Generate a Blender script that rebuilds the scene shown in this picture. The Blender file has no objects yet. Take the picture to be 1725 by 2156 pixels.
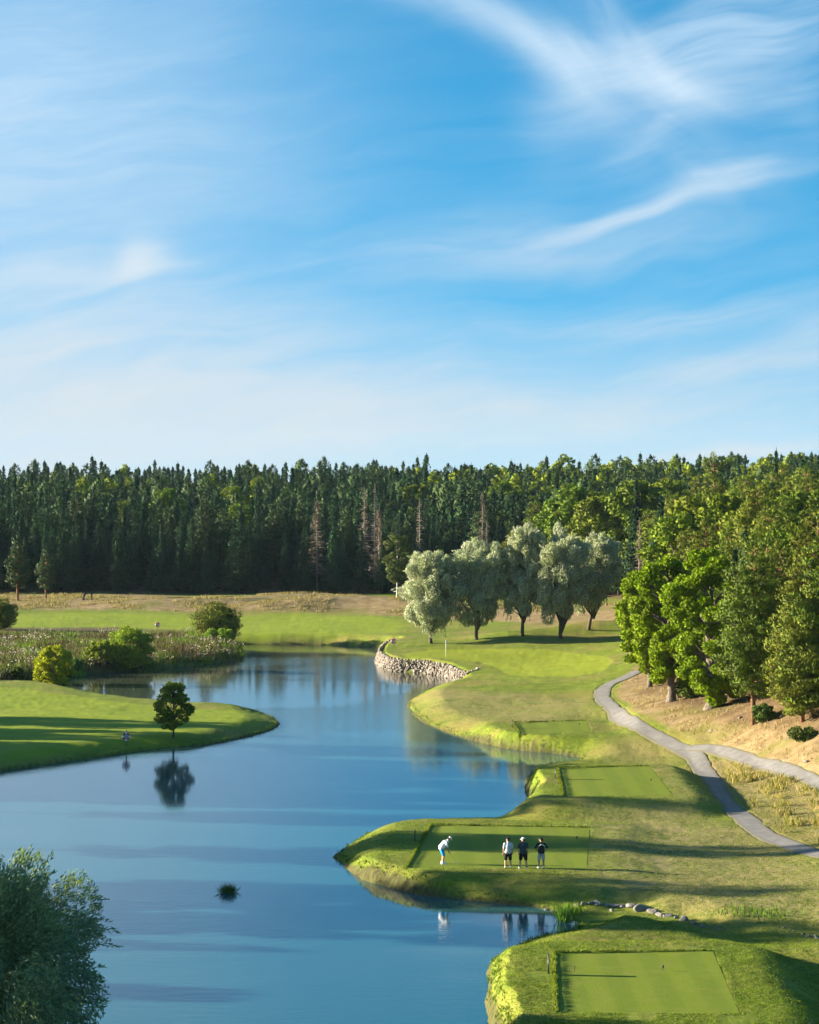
import bpy, bmesh, math, random
import numpy as np
from mathutils import Vector, Matrix
random.seed(7); rng = np.random.default_rng(11)
R = math.radians
scene = bpy.context.scene
COL = scene.collection
F, CX, CY, CAMH = 4640.0, 862.5, 1078.0, 23.0     # focal length and centre on a 1725 wide frame, eye height above the lake
PIT = math.atan(78.0 / F)
SUN_AZ, SUN_EL = R(-82), R(13)                     # azimuth from +y (into the view), negative = to the left

# ------------------------------------------------------------------ helpers
def link(o, parent=None):
    COL.objects.link(o)
    if parent is not None: o.parent = parent
    return o
def tag(o, label=None, cat=None, group=None, kind=None):
    if label: o['label'] = label
    if cat: o['category'] = cat
    if group: o['group'] = group
    if kind: o['kind'] = kind
    return o
def empty(name, loc=(0, 0, 0), rz=0.0, sc=1.0):
    o = bpy.data.objects.new(name, None); o.location = loc; o.rotation_euler = (0, 0, rz)
    o.scale = (sc, sc, sc) if not hasattr(sc, '__len__') else sc
    o.empty_display_size = 0.3
    return link(o)
def np_mesh(name, verts, faces, mats, smooth=False, fmat=None, attrs=None):
    """verts (n,3); faces (m,k) int array"""
    me = bpy.data.meshes.new(name)
    verts = np.asarray(verts, np.float32); faces = np.asarray(faces, np.int32)
    m, k = faces.shape
    me.vertices.add(len(verts)); me.vertices.foreach_set('co', verts.ravel())
    me.loops.add(m * k); me.loops.foreach_set('vertex_index', faces.ravel())
    me.polygons.add(m)
    me.polygons.foreach_set('loop_start', np.arange(0, m * k, k, dtype=np.int32))
    if smooth: me.polygons.foreach_set('use_smooth', np.ones(m, bool))
    for mt in (mats if isinstance(mats, (list, tuple)) else [mats]): me.materials.append(mt)
    if fmat is not None: me.polygons.foreach_set('material_index', np.asarray(fmat, np.int32))
    if attrs:
        for an, av in attrs.items():
            av = np.asarray(av, np.float32)
            if av.ndim == 2: me.attributes.new(an, 'FLOAT_VECTOR', 'POINT').data.foreach_set('vector', av.ravel())
            else: me.attributes.new(an, 'FLOAT', 'POINT').data.foreach_set('value', av)
    me.update(); me.validate()
    return me
def obj(name, me, parent=None, loc=None):
    o = bpy.data.objects.new(name, me)
    if loc is not None: o.location = loc
    return link(o, parent)
def copy_tree(o, parent=None):
    c = o.copy(); COL.objects.link(c)
    if parent is not None: c.parent = parent
    for ch in o.children: copy_tree(ch, c)
    return c
class MB:
    """collects closed shapes as triangles/quads (all stored as quads, triangles repeat nothing: kept in bmesh)"""
    def __init__(s): s.bm = bmesh.new()
    def box(s, c, d, rot=None, bev=0.0):
        M = Matrix.Translation(c) @ (rot.to_4x4() if rot is not None else Matrix.Identity(4)) @ Matrix.Diagonal((d[0], d[1], d[2], 1))
        r = bmesh.ops.create_cube(s.bm, size=1.0, matrix=M)
        if bev: bmesh.ops.bevel(s.bm, geom=list({e for v in r['verts'] for e in v.link_edges}), offset=bev, segments=2, affect='EDGES')
        return s
    def tube(s, pts, rad, n=8, cap=True):
        pts = [Vector(p) for p in pts]
        if not hasattr(rad, '__len__'): rad = [rad] * len(pts)
        rings = []
        ref = Vector((0.3, 1, 0.1)).normalized()
        for i, p in enumerate(pts):
            t = (pts[min(i + 1, len(pts) - 1)] - pts[max(i - 1, 0)])
            t = t.normalized() if t.length > 1e-9 else Vector((0, 0, 1))
            r_ = ref if abs(t.dot(ref)) < 0.95 else Vector((1, 0, 0))
            u = t.cross(r_).normalized(); v = t.cross(u).normalized()
            rings.append([s.bm.verts.new(p + (u * math.cos(2 * math.pi * k / n) + v * math.sin(2 * math.pi * k / n)) * rad[i]) for k in range(n)])
        for a, b in zip(rings, rings[1:]):
            for k in range(n):
                s.bm.faces.new((a[k], a[(k + 1) % n], b[(k + 1) % n], b[k]))
        if cap:
            s.bm.faces.new(rings[0][::-1]); s.bm.faces.new(rings[-1])
        return s
    def ball(s, c, r, sub=2, sc=(1, 1, 1), rot=None):
        M = Matrix.Translation(c) @ (rot.to_4x4() if rot is not None else Matrix.Identity(4)) @ Matrix.Diagonal((sc[0] * r, sc[1] * r, sc[2] * r, 1))
        bmesh.ops.create_icosphere(s.bm, subdivisions=sub, radius=1.0, matrix=M); return s
    def mesh(s, name, mat, smooth=True):
        bmesh.ops.recalc_face_normals(s.bm, faces=s.bm.faces[:])
        me = bpy.data.meshes.new(name); s.bm.to_mesh(me); s.bm.free()
        if smooth: me.polygons.foreach_set('use_smooth', [True] * len(me.polygons))
        me.materials.append(mat); return me
    def build(s, name, mat, parent=None, smooth=True, loc=None): return obj(name, s.mesh(name, mat, smooth), parent, loc)

# ------------------------------------------------------------------ view maths: turns a point of the frame into a place in the world
def ray_dir(X, Y):
    a = X - CX; b = CY - Y
    return np.array([a, F * math.cos(PIT) + b * math.sin(PIT), -F * math.sin(PIT) + b * math.cos(PIT)])
def P(X, Y, z=0.0):
    d = ray_dir(X, Y); t = (z - CAMH) / d[2]
    return (d[0] * t, d[1] * t)
def catmull(pts, n=6, closed=True):
    pts = [np.array(p, float) for p in pts]; N = len(pts); out = []
    rngi = range(N) if closed else range(N - 1)
    for i in rngi:
        p0 = pts[(i - 1) % N] if closed else pts[max(i - 1, 0)]
        p1 = pts[i]; p2 = pts[(i + 1) % N]
        p3 = pts[(i + 2) % N] if closed else pts[min(i + 2, N - 1)]
        # centripetal-ish: blend of catmull and linear keeps very uneven spacings tame
        for k in range(n):
            t = k / n
            m1 = (p2 - p0) * 0.5; m2 = (p3 - p1) * 0.5
            L = np.linalg.norm(p2 - p1)
            for m in (m1, m2):
                l = np.linalg.norm(m)
                if l > L * 1.0: m *= L / l
            h = (2 * t**3 - 3 * t**2 + 1) * p1 + (t**3 - 2 * t**2 + t) * m1 + (-2 * t**3 + 3 * t**2) * p2 + (t**3 - t**2) * m2
            out.append(h)
    if not closed: out.append(pts[-1])
    return np.array(out)
def seg_dist(x, y, poly, closed=True):
    best = np.full(x.shape, 1e9)
    N = len(poly)
    for i in range(N if closed else N - 1):
        ax, ay = poly[i]; bx, by = poly[(i + 1) % N]
        dx, dy = bx - ax, by - ay; L = dx * dx + dy * dy + 1e-12
        t = np.clip(((x - ax) * dx + (y - ay) * dy) / L, 0, 1)
        q = (x - ax - t * dx) ** 2 + (y - ay - t * dy) ** 2
        np.minimum(best, q, out=best)
    return np.sqrt(best)
def inside(x, y, poly):
    c = np.zeros(x.shape, bool); N = len(poly)
    for i in range(N):
        ax, ay = poly[i]; bx, by = poly[(i + 1) % N]
        if ay == by: continue
        cond = ((ay > y) != (by > y)) & (x < (bx - ax) * (y - ay) / (by - ay) + ax)
        c ^= cond
    return c
def sdist(x, y, poly):
    d = seg_dist(x, y, poly); return np.where(inside(x, y, poly), d, -d)      # positive inside
def sstep(a, b, x):
    t = np.clip((x - a) / (b - a), 0, 1); return t * t * (3 - 2 * t)
class Raster:
    def __init__(s, fn, x0, x1, y0, y1, st):
        s.x0, s.y0, s.st = x0, y0, st
        xs = np.arange(x0, x1 + st, st); ys = np.arange(y0, y1 + st, st)
        X, Y = np.meshgrid(xs, ys, indexing='ij'); s.v = fn(X, Y); s.n = s.v.shape
    def __call__(s, x, y):
        fx = np.clip((x - s.x0) / s.st, 0, s.n[0] - 1.001); fy = np.clip((y - s.y0) / s.st, 0, s.n[1] - 1.001)
        i = fx.astype(int); j = fy.astype(int); u = fx - i; v = fy - j
        a = s.v
        return (a[i, j] * (1 - u) + a[i + 1, j] * u) * (1 - v) + (a[i, j + 1] * (1 - u) + a[i + 1, j + 1] * u) * v
_perm = rng.random((64, 256, 256))
def vnoise(x, y, sc, k=0):
    """tileable smooth value noise in -1..1"""
    fx = x / sc + 1000; fy = y / sc + 1000
    i = np.floor(fx).astype(int); j = np.floor(fy).astype(int); u = fx - i; v = fy - j
    u = u * u * (3 - 2 * u); v = v * v * (3 - 2 * v)
    p = _perm[k % 64]
    g = lambda a, b: p[a & 255, b & 255]
    return ((g(i, j) * (1 - u) + g(i + 1, j) * u) * (1 - v) + (g(i, j + 1) * (1 - u) + g(i + 1, j + 1) * u) * v) * 2 - 1
def fbm(x, y, sc, k=0, o=3):
    r = 0; a = 1; t = 0
    for q in range(o): r = r + a * vnoise(x, y, sc / 2**q, k + q); t += a; a *= .5
    return r / t
SKYSTR, SKYLIFT, SKYOFF, SKYSAT = 0.06, 1.2, .19, 1.42
SKYTINT = (1.35, 1.12, .92)
CLOUDLOW, CLOUDHIGH = (2.5, 2.65, 2.75), (2.6, 3.15, 3.6)
EXPO = 2.28
SUNSTR = 5.0
CLOUDS = [  # bearing x, bearing y, half length, half width, tilt in degrees, strength, fibre contrast, fibre scale
  (1060, 60, 250, 45, -22, .6, .5), (1190, 150, 140, 60, -48, .45, .5), (1150, 240, 100, 80, 20, .22, .4),
  (1330, 100, 210, 58, -42, .5, .6), (1425, 175, 120, 34, -30, .45, .5), (1560, 80, 280, 110, 8, .5, .6), (1500, 190, 180, 60, -10, .4, .5),
  (1370, 290, 90, 26, 22, .5, .6), (1440, 360, 150, 75, -35, .22, .7), (1380, 445, 200, 15, 11, .8, .5), (1500, 400, 110, 26, 12, .65, .6), (1650, 390, 180, 20, 12, .2, .5),
  (1300, 500, 280, 50, 5, .22, .7), (1000, 520, 300, 60, 12, .15, .8), (1700, 230, 80, 60, 10, .2, .6),
  (312, 565, 44, 40, 25, 1.1, .3), (295, 600, 120, 18, 12, .35, .5), (110, 610, 260, 45, 4, .45, .6),
  (150, 770, 380, 85, 6, .7, .6), (0, 830, 300, 120, 0, .3, .4), (0, 300, 420, 330, 0, .42, .15), (420, 880, 500, 80, 3, .5, .5),
  (1080, 862, 60, 18, 5, .45, .5), (1250, 845, 260, 22, 6, .35, .6), (1450, 670, 420, 32, 6, .32, .6), (1500, 780, 420, 55, 6, .3, .7), (900, 890, 460, 60, 3, .6, .45),
  (1560, 945, 260, 14, 5, .5, .5), (1700, 700, 80, 30, 5, .3, .5), (700, 780, 400, 70, 3, .25, .6)]
LIFT_HAZE = .000026
# ------------------------------------------------------------------ lie of the land
def W(pts, z=0.0): return [P(a, b, z) for a, b in pts]
lake_px = [(1026, 2120), (1035, 2098), (1027, 2070), (1030, 2040), (1045, 2015), (1090, 1992), (1140, 1975), (1180, 1965), (1203, 1954), (1208, 1944),
  (1190, 1934), (1160, 1918), (1120, 1910), (1080, 1905), (1000, 1898), (900, 1885), (830, 1868), (770, 1850), (730, 1826), (706, 1808), (715, 1795), (740, 1775), (790, 1752),
  (850, 1738), (920, 1730), (1000, 1727), (1060, 1726), (1098, 1715), (1122, 1698), (1121, 1688), (1112, 1672), (1108, 1650), (1112, 1630), (1128, 1616),
  (1160, 1611), (1205, 1607), (1222, 1602), (1214, 1594), (1180, 1588), (1120, 1582), (1060, 1575), (1000, 1559), (950, 1545), (900, 1525), (875, 1508), (861, 1490), (863, 1478),
  (885, 1465), (910, 1452), (945, 1446), (975, 1442), (966, 1437), (938, 1425), (890, 1417), (830, 1413), (800, 1399), (799, 1386), (812, 1374), (838, 1367), (812, 1366), (750, 1361),
  (690, 1358), (600, 1357), (495, 1356), (470, 1357), (480, 1364), (511, 1372), (513, 1377), (504, 1389), (432, 1400), (324, 1410), (216, 1417), (108, 1430), (20, 1437), (8, 1440), (20, 1443),
  (108, 1446), (216, 1466), (324, 1480), (414, 1488), (486, 1489), (551, 1500), (585, 1520), (576, 1536), (504, 1556), (432, 1569), (324, 1579), (216, 1594), (108, 1610), (0, 1626), (-120, 1650)]
lake = W(lake_px)
lake += [(-42, 152), (-50, 138), (-54, 118), (-48, 102), (-32, 94), (-23, 91), (-17.5, 86), (-17, 76), (-20, 60), (-20, 30), (0, 30), (3, 60), (3.6, 86)]
lake = catmull(lake, 5)
SHORE = Raster(lambda x, y: -sdist(x, y, lake), -130, 130, 40, 330, 0.5)   # positive on land
wall_line = catmull(W([(838, 1367), (812, 1374), (799, 1386), (800, 1399), (830, 1413), (890, 1417), (938, 1425), (966, 1437), (985, 1441), (1008, 1436), (1030, 1421)]), 4, False)
WALLD = Raster(lambda x, y: seg_dist(x, y, wall_line, False), -40, 40, 200, 330, 1.0)
TZ = [1.6, 1.06, 1.75, 1.3]
tees_px = [[(1169, 2005), (1501, 2003), (1558, 2134), (1173, 2131)], [(909, 1736), (1242, 1743), (1236, 1828), (857, 1826)],
           [(1175, 1616), (1369, 1613), (1416, 1674), (1188, 1676)], [(1081, 1521), (1236, 1517), (1244, 1542), (1096, 1545)]]
tees = [W(t, z) for t, z in zip(tees_px, TZ)]
TEE_MARGIN = [(1.5, 6.3), (1.6, 5.0), (1.2, 5.0), (1.5, 4.5)]               # flat rim, foot of the mound
creek = catmull(W([(1200, 1948), (1240, 1928), (1300, 1918), (1380, 1930), (1460, 1948), (1560, 1972), (1640, 1982), (1725, 1982), (1900, 1980)], 0.2), 4, False)
CREEKD = Raster(lambda x, y: seg_dist(x, y, creek, False), -5, 60, 85, 130, 0.5)
# heights of the open ground, read from the photograph (frame point, height) and in metres (x, distance, height)
ctrl = [(1500, 2050, .6), (1650, 2100, .25), (1725, 2040, .35), (1725, 2156, .3), (1300, 2170, 1.1), (1100, 2080, .9), (1350, 1955, .75), (1500, 1985, .55), (1650, 2000, .5),
  (1725, 1940, .6), (1600, 1880, .9), (1725, 1850, 1.2), (1400, 1850, .85), (1300, 1780, .85), (1450, 1720, .8), (1100, 1860, .9), (800, 1790, .8),
  (1530, 1690, .7), (1480, 1640, .75), (1725, 1799, 1.1), (1660, 1720, 1.1), (1725, 1650, 1.8), (1600, 1602, 1.5), (1480, 1580, 1.3), (1350, 1570, 1.0), (1250, 1575, .9), (1000, 1480, 1.1), (1150, 1480, 1.2),
  (1280, 1480, 1.5), (1310, 1430, 2.0), (930, 1380, 1.55), (860, 1380, 1.5), (1150, 1380, 1.8), (1290, 1345, 2.3), (1003, 1348, 1.9), (1102, 1339, 2.1), (1180, 1345, 2.2), (1240, 1328, 2.4), (907, 1356, 1.7),
  (1450, 1540, 2.0), (1390, 1470, 2.8), (1500, 1490, 3.4), (1587, 1526, 3.4), (1725, 1550, 3.9), (1700, 1590, 2.6), (1560, 1560, 2.2), (1800, 1620, 2.8), (1900, 1800, 2.0), (1900, 2000, 1.0),
  (100, 1300, 1.3), (300, 1262, 1.7), (700, 1262, 1.7), (500, 1310, 1.2), (900, 1300, 1.6), (200, 1350, 1.1), (0, 1380, 1.0), (400, 1345, 1.1), (100, 1500, .95), (300, 1540, .9), (450, 1520, .8)]
cp = [(*P(a, b, z), z) for a, b, z in ctrl]
cp += [(30, 205, 4.2), (36, 190, 5.2), (45, 180, 6.5), (60, 190, 8.5), (40, 240, 5.5), (55, 260, 8.5), (90, 240, 12), (33, 300, 3.6), (60, 330, 9), (100, 330, 14), (38, 360, 3.0), (70, 392, 7),
       (-200, 396, 1.8), (-100, 396, 1.6), (-40, 394, 1.6), (0, 392, 1.7), (30, 390, 2.2), (130, 400, 15), (-70, 150, 1.5), (-80, 110, 1.5), (-50, 80, 1.5), (-30, 60, 1.5), (-120, 200, 1.5), (-120, 300, 1.5), (25, 60, .5), (60, 90, 1), (80, 140, 5)]
for xx in (-300, -180, -90, -30, 30, 90, 180, 300):
    for dd, zz in ((450, 4.0), (520, 7.5), (620, 11.0), (760, 13.0), (950, 14.0)): cp.append((xx, dd, zz + (max(xx, 0) * .03)))
cp = np.array(cp)
def _ker(r2): return np.sqrt(r2 + 16.0)
_D = _ker((cp[:, None, 0] - cp[None, :, 0])**2 + ((cp[:, None, 1] - cp[None, :, 1]) * .8)**2)
_w = np.linalg.solve(_D + np.eye(len(cp)) * -0.15, cp[:, 2] - 1.0)
def base_fn(x, y):
    r = np.full(x.shape, 1.0)
    for (a, b, _), w in zip(cp, _w): r += w * _ker((x - a)**2 + ((y - b) * .8)**2)
    return r
BASE = Raster(base_fn, -320, 320, 40, 960, 2.0)
# fescue humps in front of the forest
humps = [(*P(x_, y_, 1.6), sx_, sy_, h_) for x_, y_, sx_, sy_, h_ in
  [(560, 1284, 9, 6, .8), (700, 1282, 9, 6, 1.2), (770, 1277, 7, 6, .9), (330, 1275, 10, 8, .6), (480, 1272, 9, 7, .5), (640, 1264, 12, 8, .9), (150, 1270, 14, 7, .4), (860, 1284, 10, 8, .9),
   (1000, 1285, 12, 8, .8), (1120, 1282, 10, 8, .6)]]
humps += [(*P(1150, 1338, 2.1), 7, 5, .55), (*P(1250, 1330, 2.3), 6, 6, .9), (*P(1060, 1345, 2.0), 5, 4, .5), (*P(1330, 1500, 2.2), 4, 9, .0)]
def height(x, y, fine=True):
    x = np.asarray(x, float); y = np.asarray(y, float)
    b = BASE(x, y)
    for hx, hy, sx, sy, hh in humps:
        b = b + 1.3 * hh * np.exp(-((x - hx) / sx)**2 - ((y - hy) / sy)**2)
    sd = SHORE(x, y); far = (np.abs(x) < 129) & (y < 329) & (y > 41)
    b = b + .10 * fbm(x, y, 9, 3, 2) + np.where(y > 200, .25, .0) * fbm(x, y, 16, 9, 2)
    b = np.maximum(b, .25)
    cd = CREEKD(x, y); cw = np.where((x > -4) & (x < 59) & (y > 86) & (y < 129), 1 - sstep(.5, 3.2, cd + .5 * vnoise(x, y, 1.1, 20)), 0)
    b = b * (1 - cw) + (.05 + .012 * np.maximum(x - 8, 0)) * cw
    wm = np.where((np.abs(x) < 40) & (y > 200) & (y < 330), 1 - sstep(1.5, 4.0, WALLD(x, y)), 0)
    bw = 3.4 * (1 - wm) + .95 * wm
    sn = sd + (.22 * fbm(x, y, 1.3, 30, 2) + .35 * fbm(x, y, 5, 33, 2)) * (1 - wm)
    t = np.clip(sn / bw, 0, 1)
    prof = np.where(sn > 0, .12 * np.clip(sn / .12, 0, 1) + (1 - .12) * (.55 * (1 - (1 - t)**2.0) + .45 * t * t * (3 - 2 * t)), 0)
    z = np.where(far, b * prof + np.where(sn <= 0, np.maximum(sn * .5, -1.6), 0), b)
    for tp, tz, (m0, m1) in zip(tees, TZ, TEE_MARGIN):
        cx = sum(p[0] for p in tp) / 4; cy = sum(p[1] for p in tp) / 4
        d = np.full(x.shape, 99.0)
        k = (np.abs(x - cx) < 22) & (np.abs(y - cy) < 40)
        d[k] = np.maximum(-sdist(x[k], y[k], tp), 0)
        t = (1 - sstep(m0, m1, d)) * np.clip(sn / .9, 0, 1) ** .7
        z = np.where(sn > 0, z * (1 - t) + tz * t, z)
    if fine:
        rough = 1.0
        for tp in tees:
            cx = sum(p[0] for p in tp) / 4; cy = sum(p[1] for p in tp) / 4
            k = (np.abs(x - cx) < 12) & (np.abs(y - cy) < 20)
            dd = sdist(x[k], y[k], tp); zz = z[k]
            z[k] = zz - sstep(-.02, .03, dd) * tee_drop(tp, x[k]) 
        z = z + np.where(sn > .1, 1, 0) * (.018 * vnoise(x, y, .45, 40) + .03 * vnoise(x, y, 1.4, 41)) * (1 - tee_mask(x, y, .3))
    return z
def tee_drop(tp, x):
    a = (tp[0][0] + tp[3][0]) / 2; b = (tp[1][0] + tp[2][0]) / 2
    return .105 * (1 - .8 * np.clip((x - a) / (b - a), 0, 1))
def tee_mask(x, y, grow=0.0):
    m = np.zeros(x.shape)
    for tp in tees:
        cx = sum(p[0] for p in tp) / 4; cy = sum(p[1] for p in tp) / 4
        k = (np.abs(x - cx) < 12) & (np.abs(y - cy) < 20)
        m[k] = np.maximum(m[k], sstep(-.03 - grow, .03, sdist(x[k], y[k], tp)))
    return m
_dd = np.concatenate([np.arange(60, 330, .12), np.arange(330, 900, .6)])
def hit(X, Y):
    """where the sight line through a frame point meets the ground (or the lake)"""
    d = ray_dir(X, Y); t = _dd / d[1]
    x = d[0] * t; y = _dd; z = CAMH + d[2] * t
    g = np.maximum(height(x, y, False), 0.0)
    k = np.argmax(z < g)
    if not (z < g).any(): k = -1
    return float(x[k]), float(y[k]), float(g[k])
def hz(x, y, fine=True): return float(height(np.array([x]), np.array([y]), fine)[0])
# gravel path centre lines, laid on the ground
def hitline(px, n=5): return catmull([hit(*p)[:2] for p in px], n, False)
path_main = hitline([(1345, 1412), (1314, 1428), (1285, 1440), (1268, 1458), (1275, 1478), (1298, 1500), (1333, 1523), (1385, 1552), (1435, 1577), (1468, 1598), (1499, 1643), (1530, 1687), (1566, 1722), (1608, 1757), (1670, 1782), (1740, 1801), (1900, 1830)])
path_side = hitline([(1435, 1577), (1493, 1577), (1557, 1593), (1639, 1616), (1735, 1652), (1900, 1720)])
PATHD = Raster(lambda x, y: np.minimum(seg_dist(x, y, path_main, False) - .88, seg_dist(x, y, path_side, False) - .74), -5, 70, 90, 260, 0.5)
def path_d(x, y): return np.where((x > -4) & (x < 69) & (y > 91) & (y < 259), PATHD(x, y), 9.0) + .12 * vnoise(x, y, .8, 50) + .1 * vnoise(x, y, 2.5, 51)
_h0 = height
def height(x, y, fine=True):
    x = np.asarray(x, float); y = np.asarray(y, float)
    z = _h0(x, y, fine)
    if fine: z = z - .07 * (1 - sstep(-.25, .0, path_d(x, y)))
    return z

# zones painted by what grows there (weights kept on the ground's vertices)
def zone(px, st=1.0, z=None):
    w = [hit(*p)[:2] if z is None else P(p[0], p[1], z) for p in px]
    xs = [p[0] for p in w]; ys = [p[1] for p in w]
    m = 14
    r = Raster(lambda x, y: sdist(x, y, w), min(xs) - m, max(xs) + m, min(ys) - m, max(ys) + m, st)
    return lambda x, y: r(x, y)
z_green = zone([(840, 1377), (900, 1369), (1000, 1366), (1150, 1368), (1260, 1380), (1290, 1392), (1270, 1412), (1200, 1425), (1100, 1424), (1062, 1420), (1050, 1410), (1010, 1395), (930, 1386), (860, 1386)], .5)
z_fair = zone([(-60, 1318), (20, 1292), (200, 1290), (420, 1296), (640, 1290), (820, 1302), (860, 1318), (820, 1335), (500, 1336), (400, 1336), (100, 1332)])
z_fescue = zone([(-80, 1282), (-80, 1252), (300, 1250), (700, 1250), (860, 1262), (1300, 1270), (1340, 1300), (1240, 1312), (1060, 1308), (840, 1296), (700, 1290), (520, 1287), (440, 1290), (300, 1283), (100, 1284)])
z_isle = zone([(-200, 1432), (60, 1452), (216, 1474), (324, 1486), (420, 1492), (500, 1494), (545, 1505), (560, 1518), (520, 1532), (400, 1553), (216, 1575), (-200, 1632)])
z_marsh = zone([(-120, 1442), (-120, 1324), (60, 1322), (250, 1320), (400, 1330), (470, 1340), (512, 1366), (504, 1392), (300, 1412), (100, 1434)])
hillside = [hit(*p)[:2] for p in [(1322, 1424), (1303, 1445), (1312, 1475), (1345, 1503), (1400, 1530), (1470, 1562), (1560, 1582), (1640, 1606), (1740, 1640)]] + [(45, 150), (120, 120), (140, 260), (100, 340), (40, 345), (36, 330), (31, 280), (27, 245)]
_r = Raster(lambda x, y: sdist(x, y, hillside), 10, 120, 110, 350, 1.0)
z_hill = lambda x, y: np.where((x > 11) & (x < 119) & (y > 111) & (y < 349), _r(x, y), -9)
wedge = [hit(*p)[:2] for p in [(1478, 1590), (1530, 1600), (1600, 1620), (1735, 1664), (1900, 1740), (1900, 1815), (1740, 1790), (1670, 1768), (1620, 1745), (1570, 1700), (1520, 1650)]]
_r2 = Raster(lambda x, y: sdist(x, y, wedge), 5, 60, 100, 240, 0.5)
z_wedge = lambda x, y: np.where((x > 6) & (x < 59) & (y > 101) & (y < 239), _r2(x, y), -9)
thin_ = [hit(*p)[:2] for p in [(1250, 1700), (1450, 1690), (1560, 1750), (1740, 1815), (1900, 1840), (1900, 1980), (1740, 1955), (1500, 1930), (1260, 1870)]]
thin2_ = [hit(*p)[:2] for p in [(1250, 1540), (1260, 1470), (900, 1460), (890, 1490), (1000, 1520)]]
thin3_ = [hit(*p)[:2] for p in [(1280, 1590), (1330, 1540), (1420, 1590), (1480, 1680), (1440, 1700)]]
forest_poly = [(31, 178), (28.5, 205), (28.5, 250), (33, 300), (37, 340), (33, 372), (22, 386), (0, 392), (-40, 394), (-90, 396), (-400, 398), (-400, 1500), (600, 1500), (600, 100), (46, 140), (38, 160)]
def z_forest(x, y): return sdist(x, y, forest_poly)

# ------------------------------------------------------------------ ground sheet: finer near the eye, coarse far away
th = np.concatenate([np.linspace(-62, -13, 90)[:-1], np.linspace(-13, 13, 1001), np.linspace(13, 62, 90)[1:]])
ys = [40.0]
while ys[-1] < 2600:
    d = ys[-1]; ys.append(d + (max(.11, 2.0e-5 * d * d) if d < 420 else (4 if d < 700 else 60)) * (1 if d > 88 else 4))
ys = np.array(ys)
TX, TY = np.meshgrid(np.tan(np.radians(th)), ys)
gx = (TX * TY).ravel(); gy = TY.ravel()
gz = height(gx, gy)
nc, nr = len(th), len(ys)
ii = np.arange(nr - 1)[:, None] * nc + np.arange(nc - 1)[None, :]
faces = np.stack([ii, ii + 1, ii + nc + 1, ii + nc], -1).reshape(-1, 4)
sdg = np.where((np.abs(gx) < 129) & (gy < 329), SHORE(gx, gy), 9.0)
inb = lambda f, x0=-1e9: f
def m01(f, a=-.4, b=.4): return sstep(a, b, f)
wn = fbm(gx, gy, 5, 12, 3)
def _thin(x, y):
    r = np.zeros(x.shape); k = (np.abs(x) < 60) & (y > 90) & (y < 260)
    r[k] = np.maximum.reduce([sstep(-3, 3, sdist(x[k], y[k], q_)) * a_ for q_, a_ in ((thin_, 1.0), (thin2_, .7), (thin3_, .7))]); return r
attrs = dict(thin=_thin(gx, gy),
  tee=tee_mask(gx, gy),
  green=m01(z_green(gx, gy) + .3 * wn, -.3, .3),
  fair=np.maximum(m01(z_fair(gx, gy) + 1.5 * wn, -2.0, 2.0), m01(z_isle(gx, gy) + .6 * wn, -.8, .8)),
  dry=np.maximum.reduce([m01(z_fescue(gx, gy) + 2.0 * wn, -1.5, 1.5), m01(z_hill(gx, gy) + .5 * wn, -.6, .4), .75 * m01(z_wedge(gx, gy) + .5 * wn, -.6, .4)]),
  litter=np.maximum(m01(z_forest(gx, gy) + 3 * wn, -2, 2), m01(z_hill(gx, gy) + 1.6 * wn - 2.6, -1.2, 1.2)),
  marsh=m01(z_marsh(gx, gy) + wn, -1, 1),
  shore=1 - sstep(.05, .32, sdg + .15 * wn))
GROUND_ARRAYS = (np.stack([gx, gy, gz], 1), faces, attrs)
# ------------------------------------------------------------------ materials
class NT:
    def __init__(s, tree): s.t = tree; s.n = tree.nodes; s.l = tree.links
    def node(s, ty, **kw):
        n = s.n.new(ty)
        for k, v in kw.items():
            if k.startswith('_'): setattr(n, k[1:], v)
            else:
                key = int(k[1:]) if k[0] == 'i' and k[1:].isdigit() else k.replace('__', ' ')
                inp = n.inputs[key]
                if hasattr(v, 'is_linked') or isinstance(v, bpy.types.NodeSocket): s.l.new(v, inp)
                else: inp.default_value = v
        return n
    def noise(s, vec, scale, detail=3, rough=.5, dist=0.0, dim='3D'):
        n = s.node('ShaderNodeTexNoise', _noise_dimensions=dim, Scale=scale, Detail=detail, Roughness=rough, Distortion=dist)
        if vec is not None: s.l.new(vec, n.inputs['Vector'])
        return n.outputs['Fac']
    def math(s, op, a, b=0.0, c=None, clamp=False):
        kw = dict(i0=a, i1=b)
        if c is not None: kw['i2'] = c
        return s.node('ShaderNodeMath', _operation=op, _use_clamp=clamp, **kw).outputs[0]
    def ramp(s, f, a, b, lo=0.0, hi=1.0, smooth=True):
        return s.node('ShaderNodeMapRange', _interpolation_type='SMOOTHSTEP' if smooth else 'LINEAR', Value=f, i1=a, i2=b, i3=lo, i4=hi).outputs[0]
    def mix(s, f, a, b, mode='MIX'):
        n = s.n.new('ShaderNodeMix'); n.data_type = 'RGBA'; n.blend_type = mode
        for i, v in ((0, f), (6, a), (7, b)):
            if isinstance(v, bpy.types.NodeSocket): s.l.new(v, n.inputs[i])
            else: n.inputs[i].default_value = (*v, 1.0) if hasattr(v, '__len__') and len(v) == 3 else v
        return n.outputs[2]
    def attr(s, name): return s.node('ShaderNodeAttribute', _attribute_name=name).outputs['Fac']
    def combine(s, x, y, z=0.0): return s.node('ShaderNodeCombineXYZ', i0=x, i1=y, i2=z).outputs[0]
def new_mat(name):
    m = bpy.data.materials.new(name); m.use_nodes = True; m.node_tree.nodes.clear()
    t = NT(m.node_tree)
    t.out = t.node('ShaderNodeOutputMaterial')
    return m, t
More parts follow.
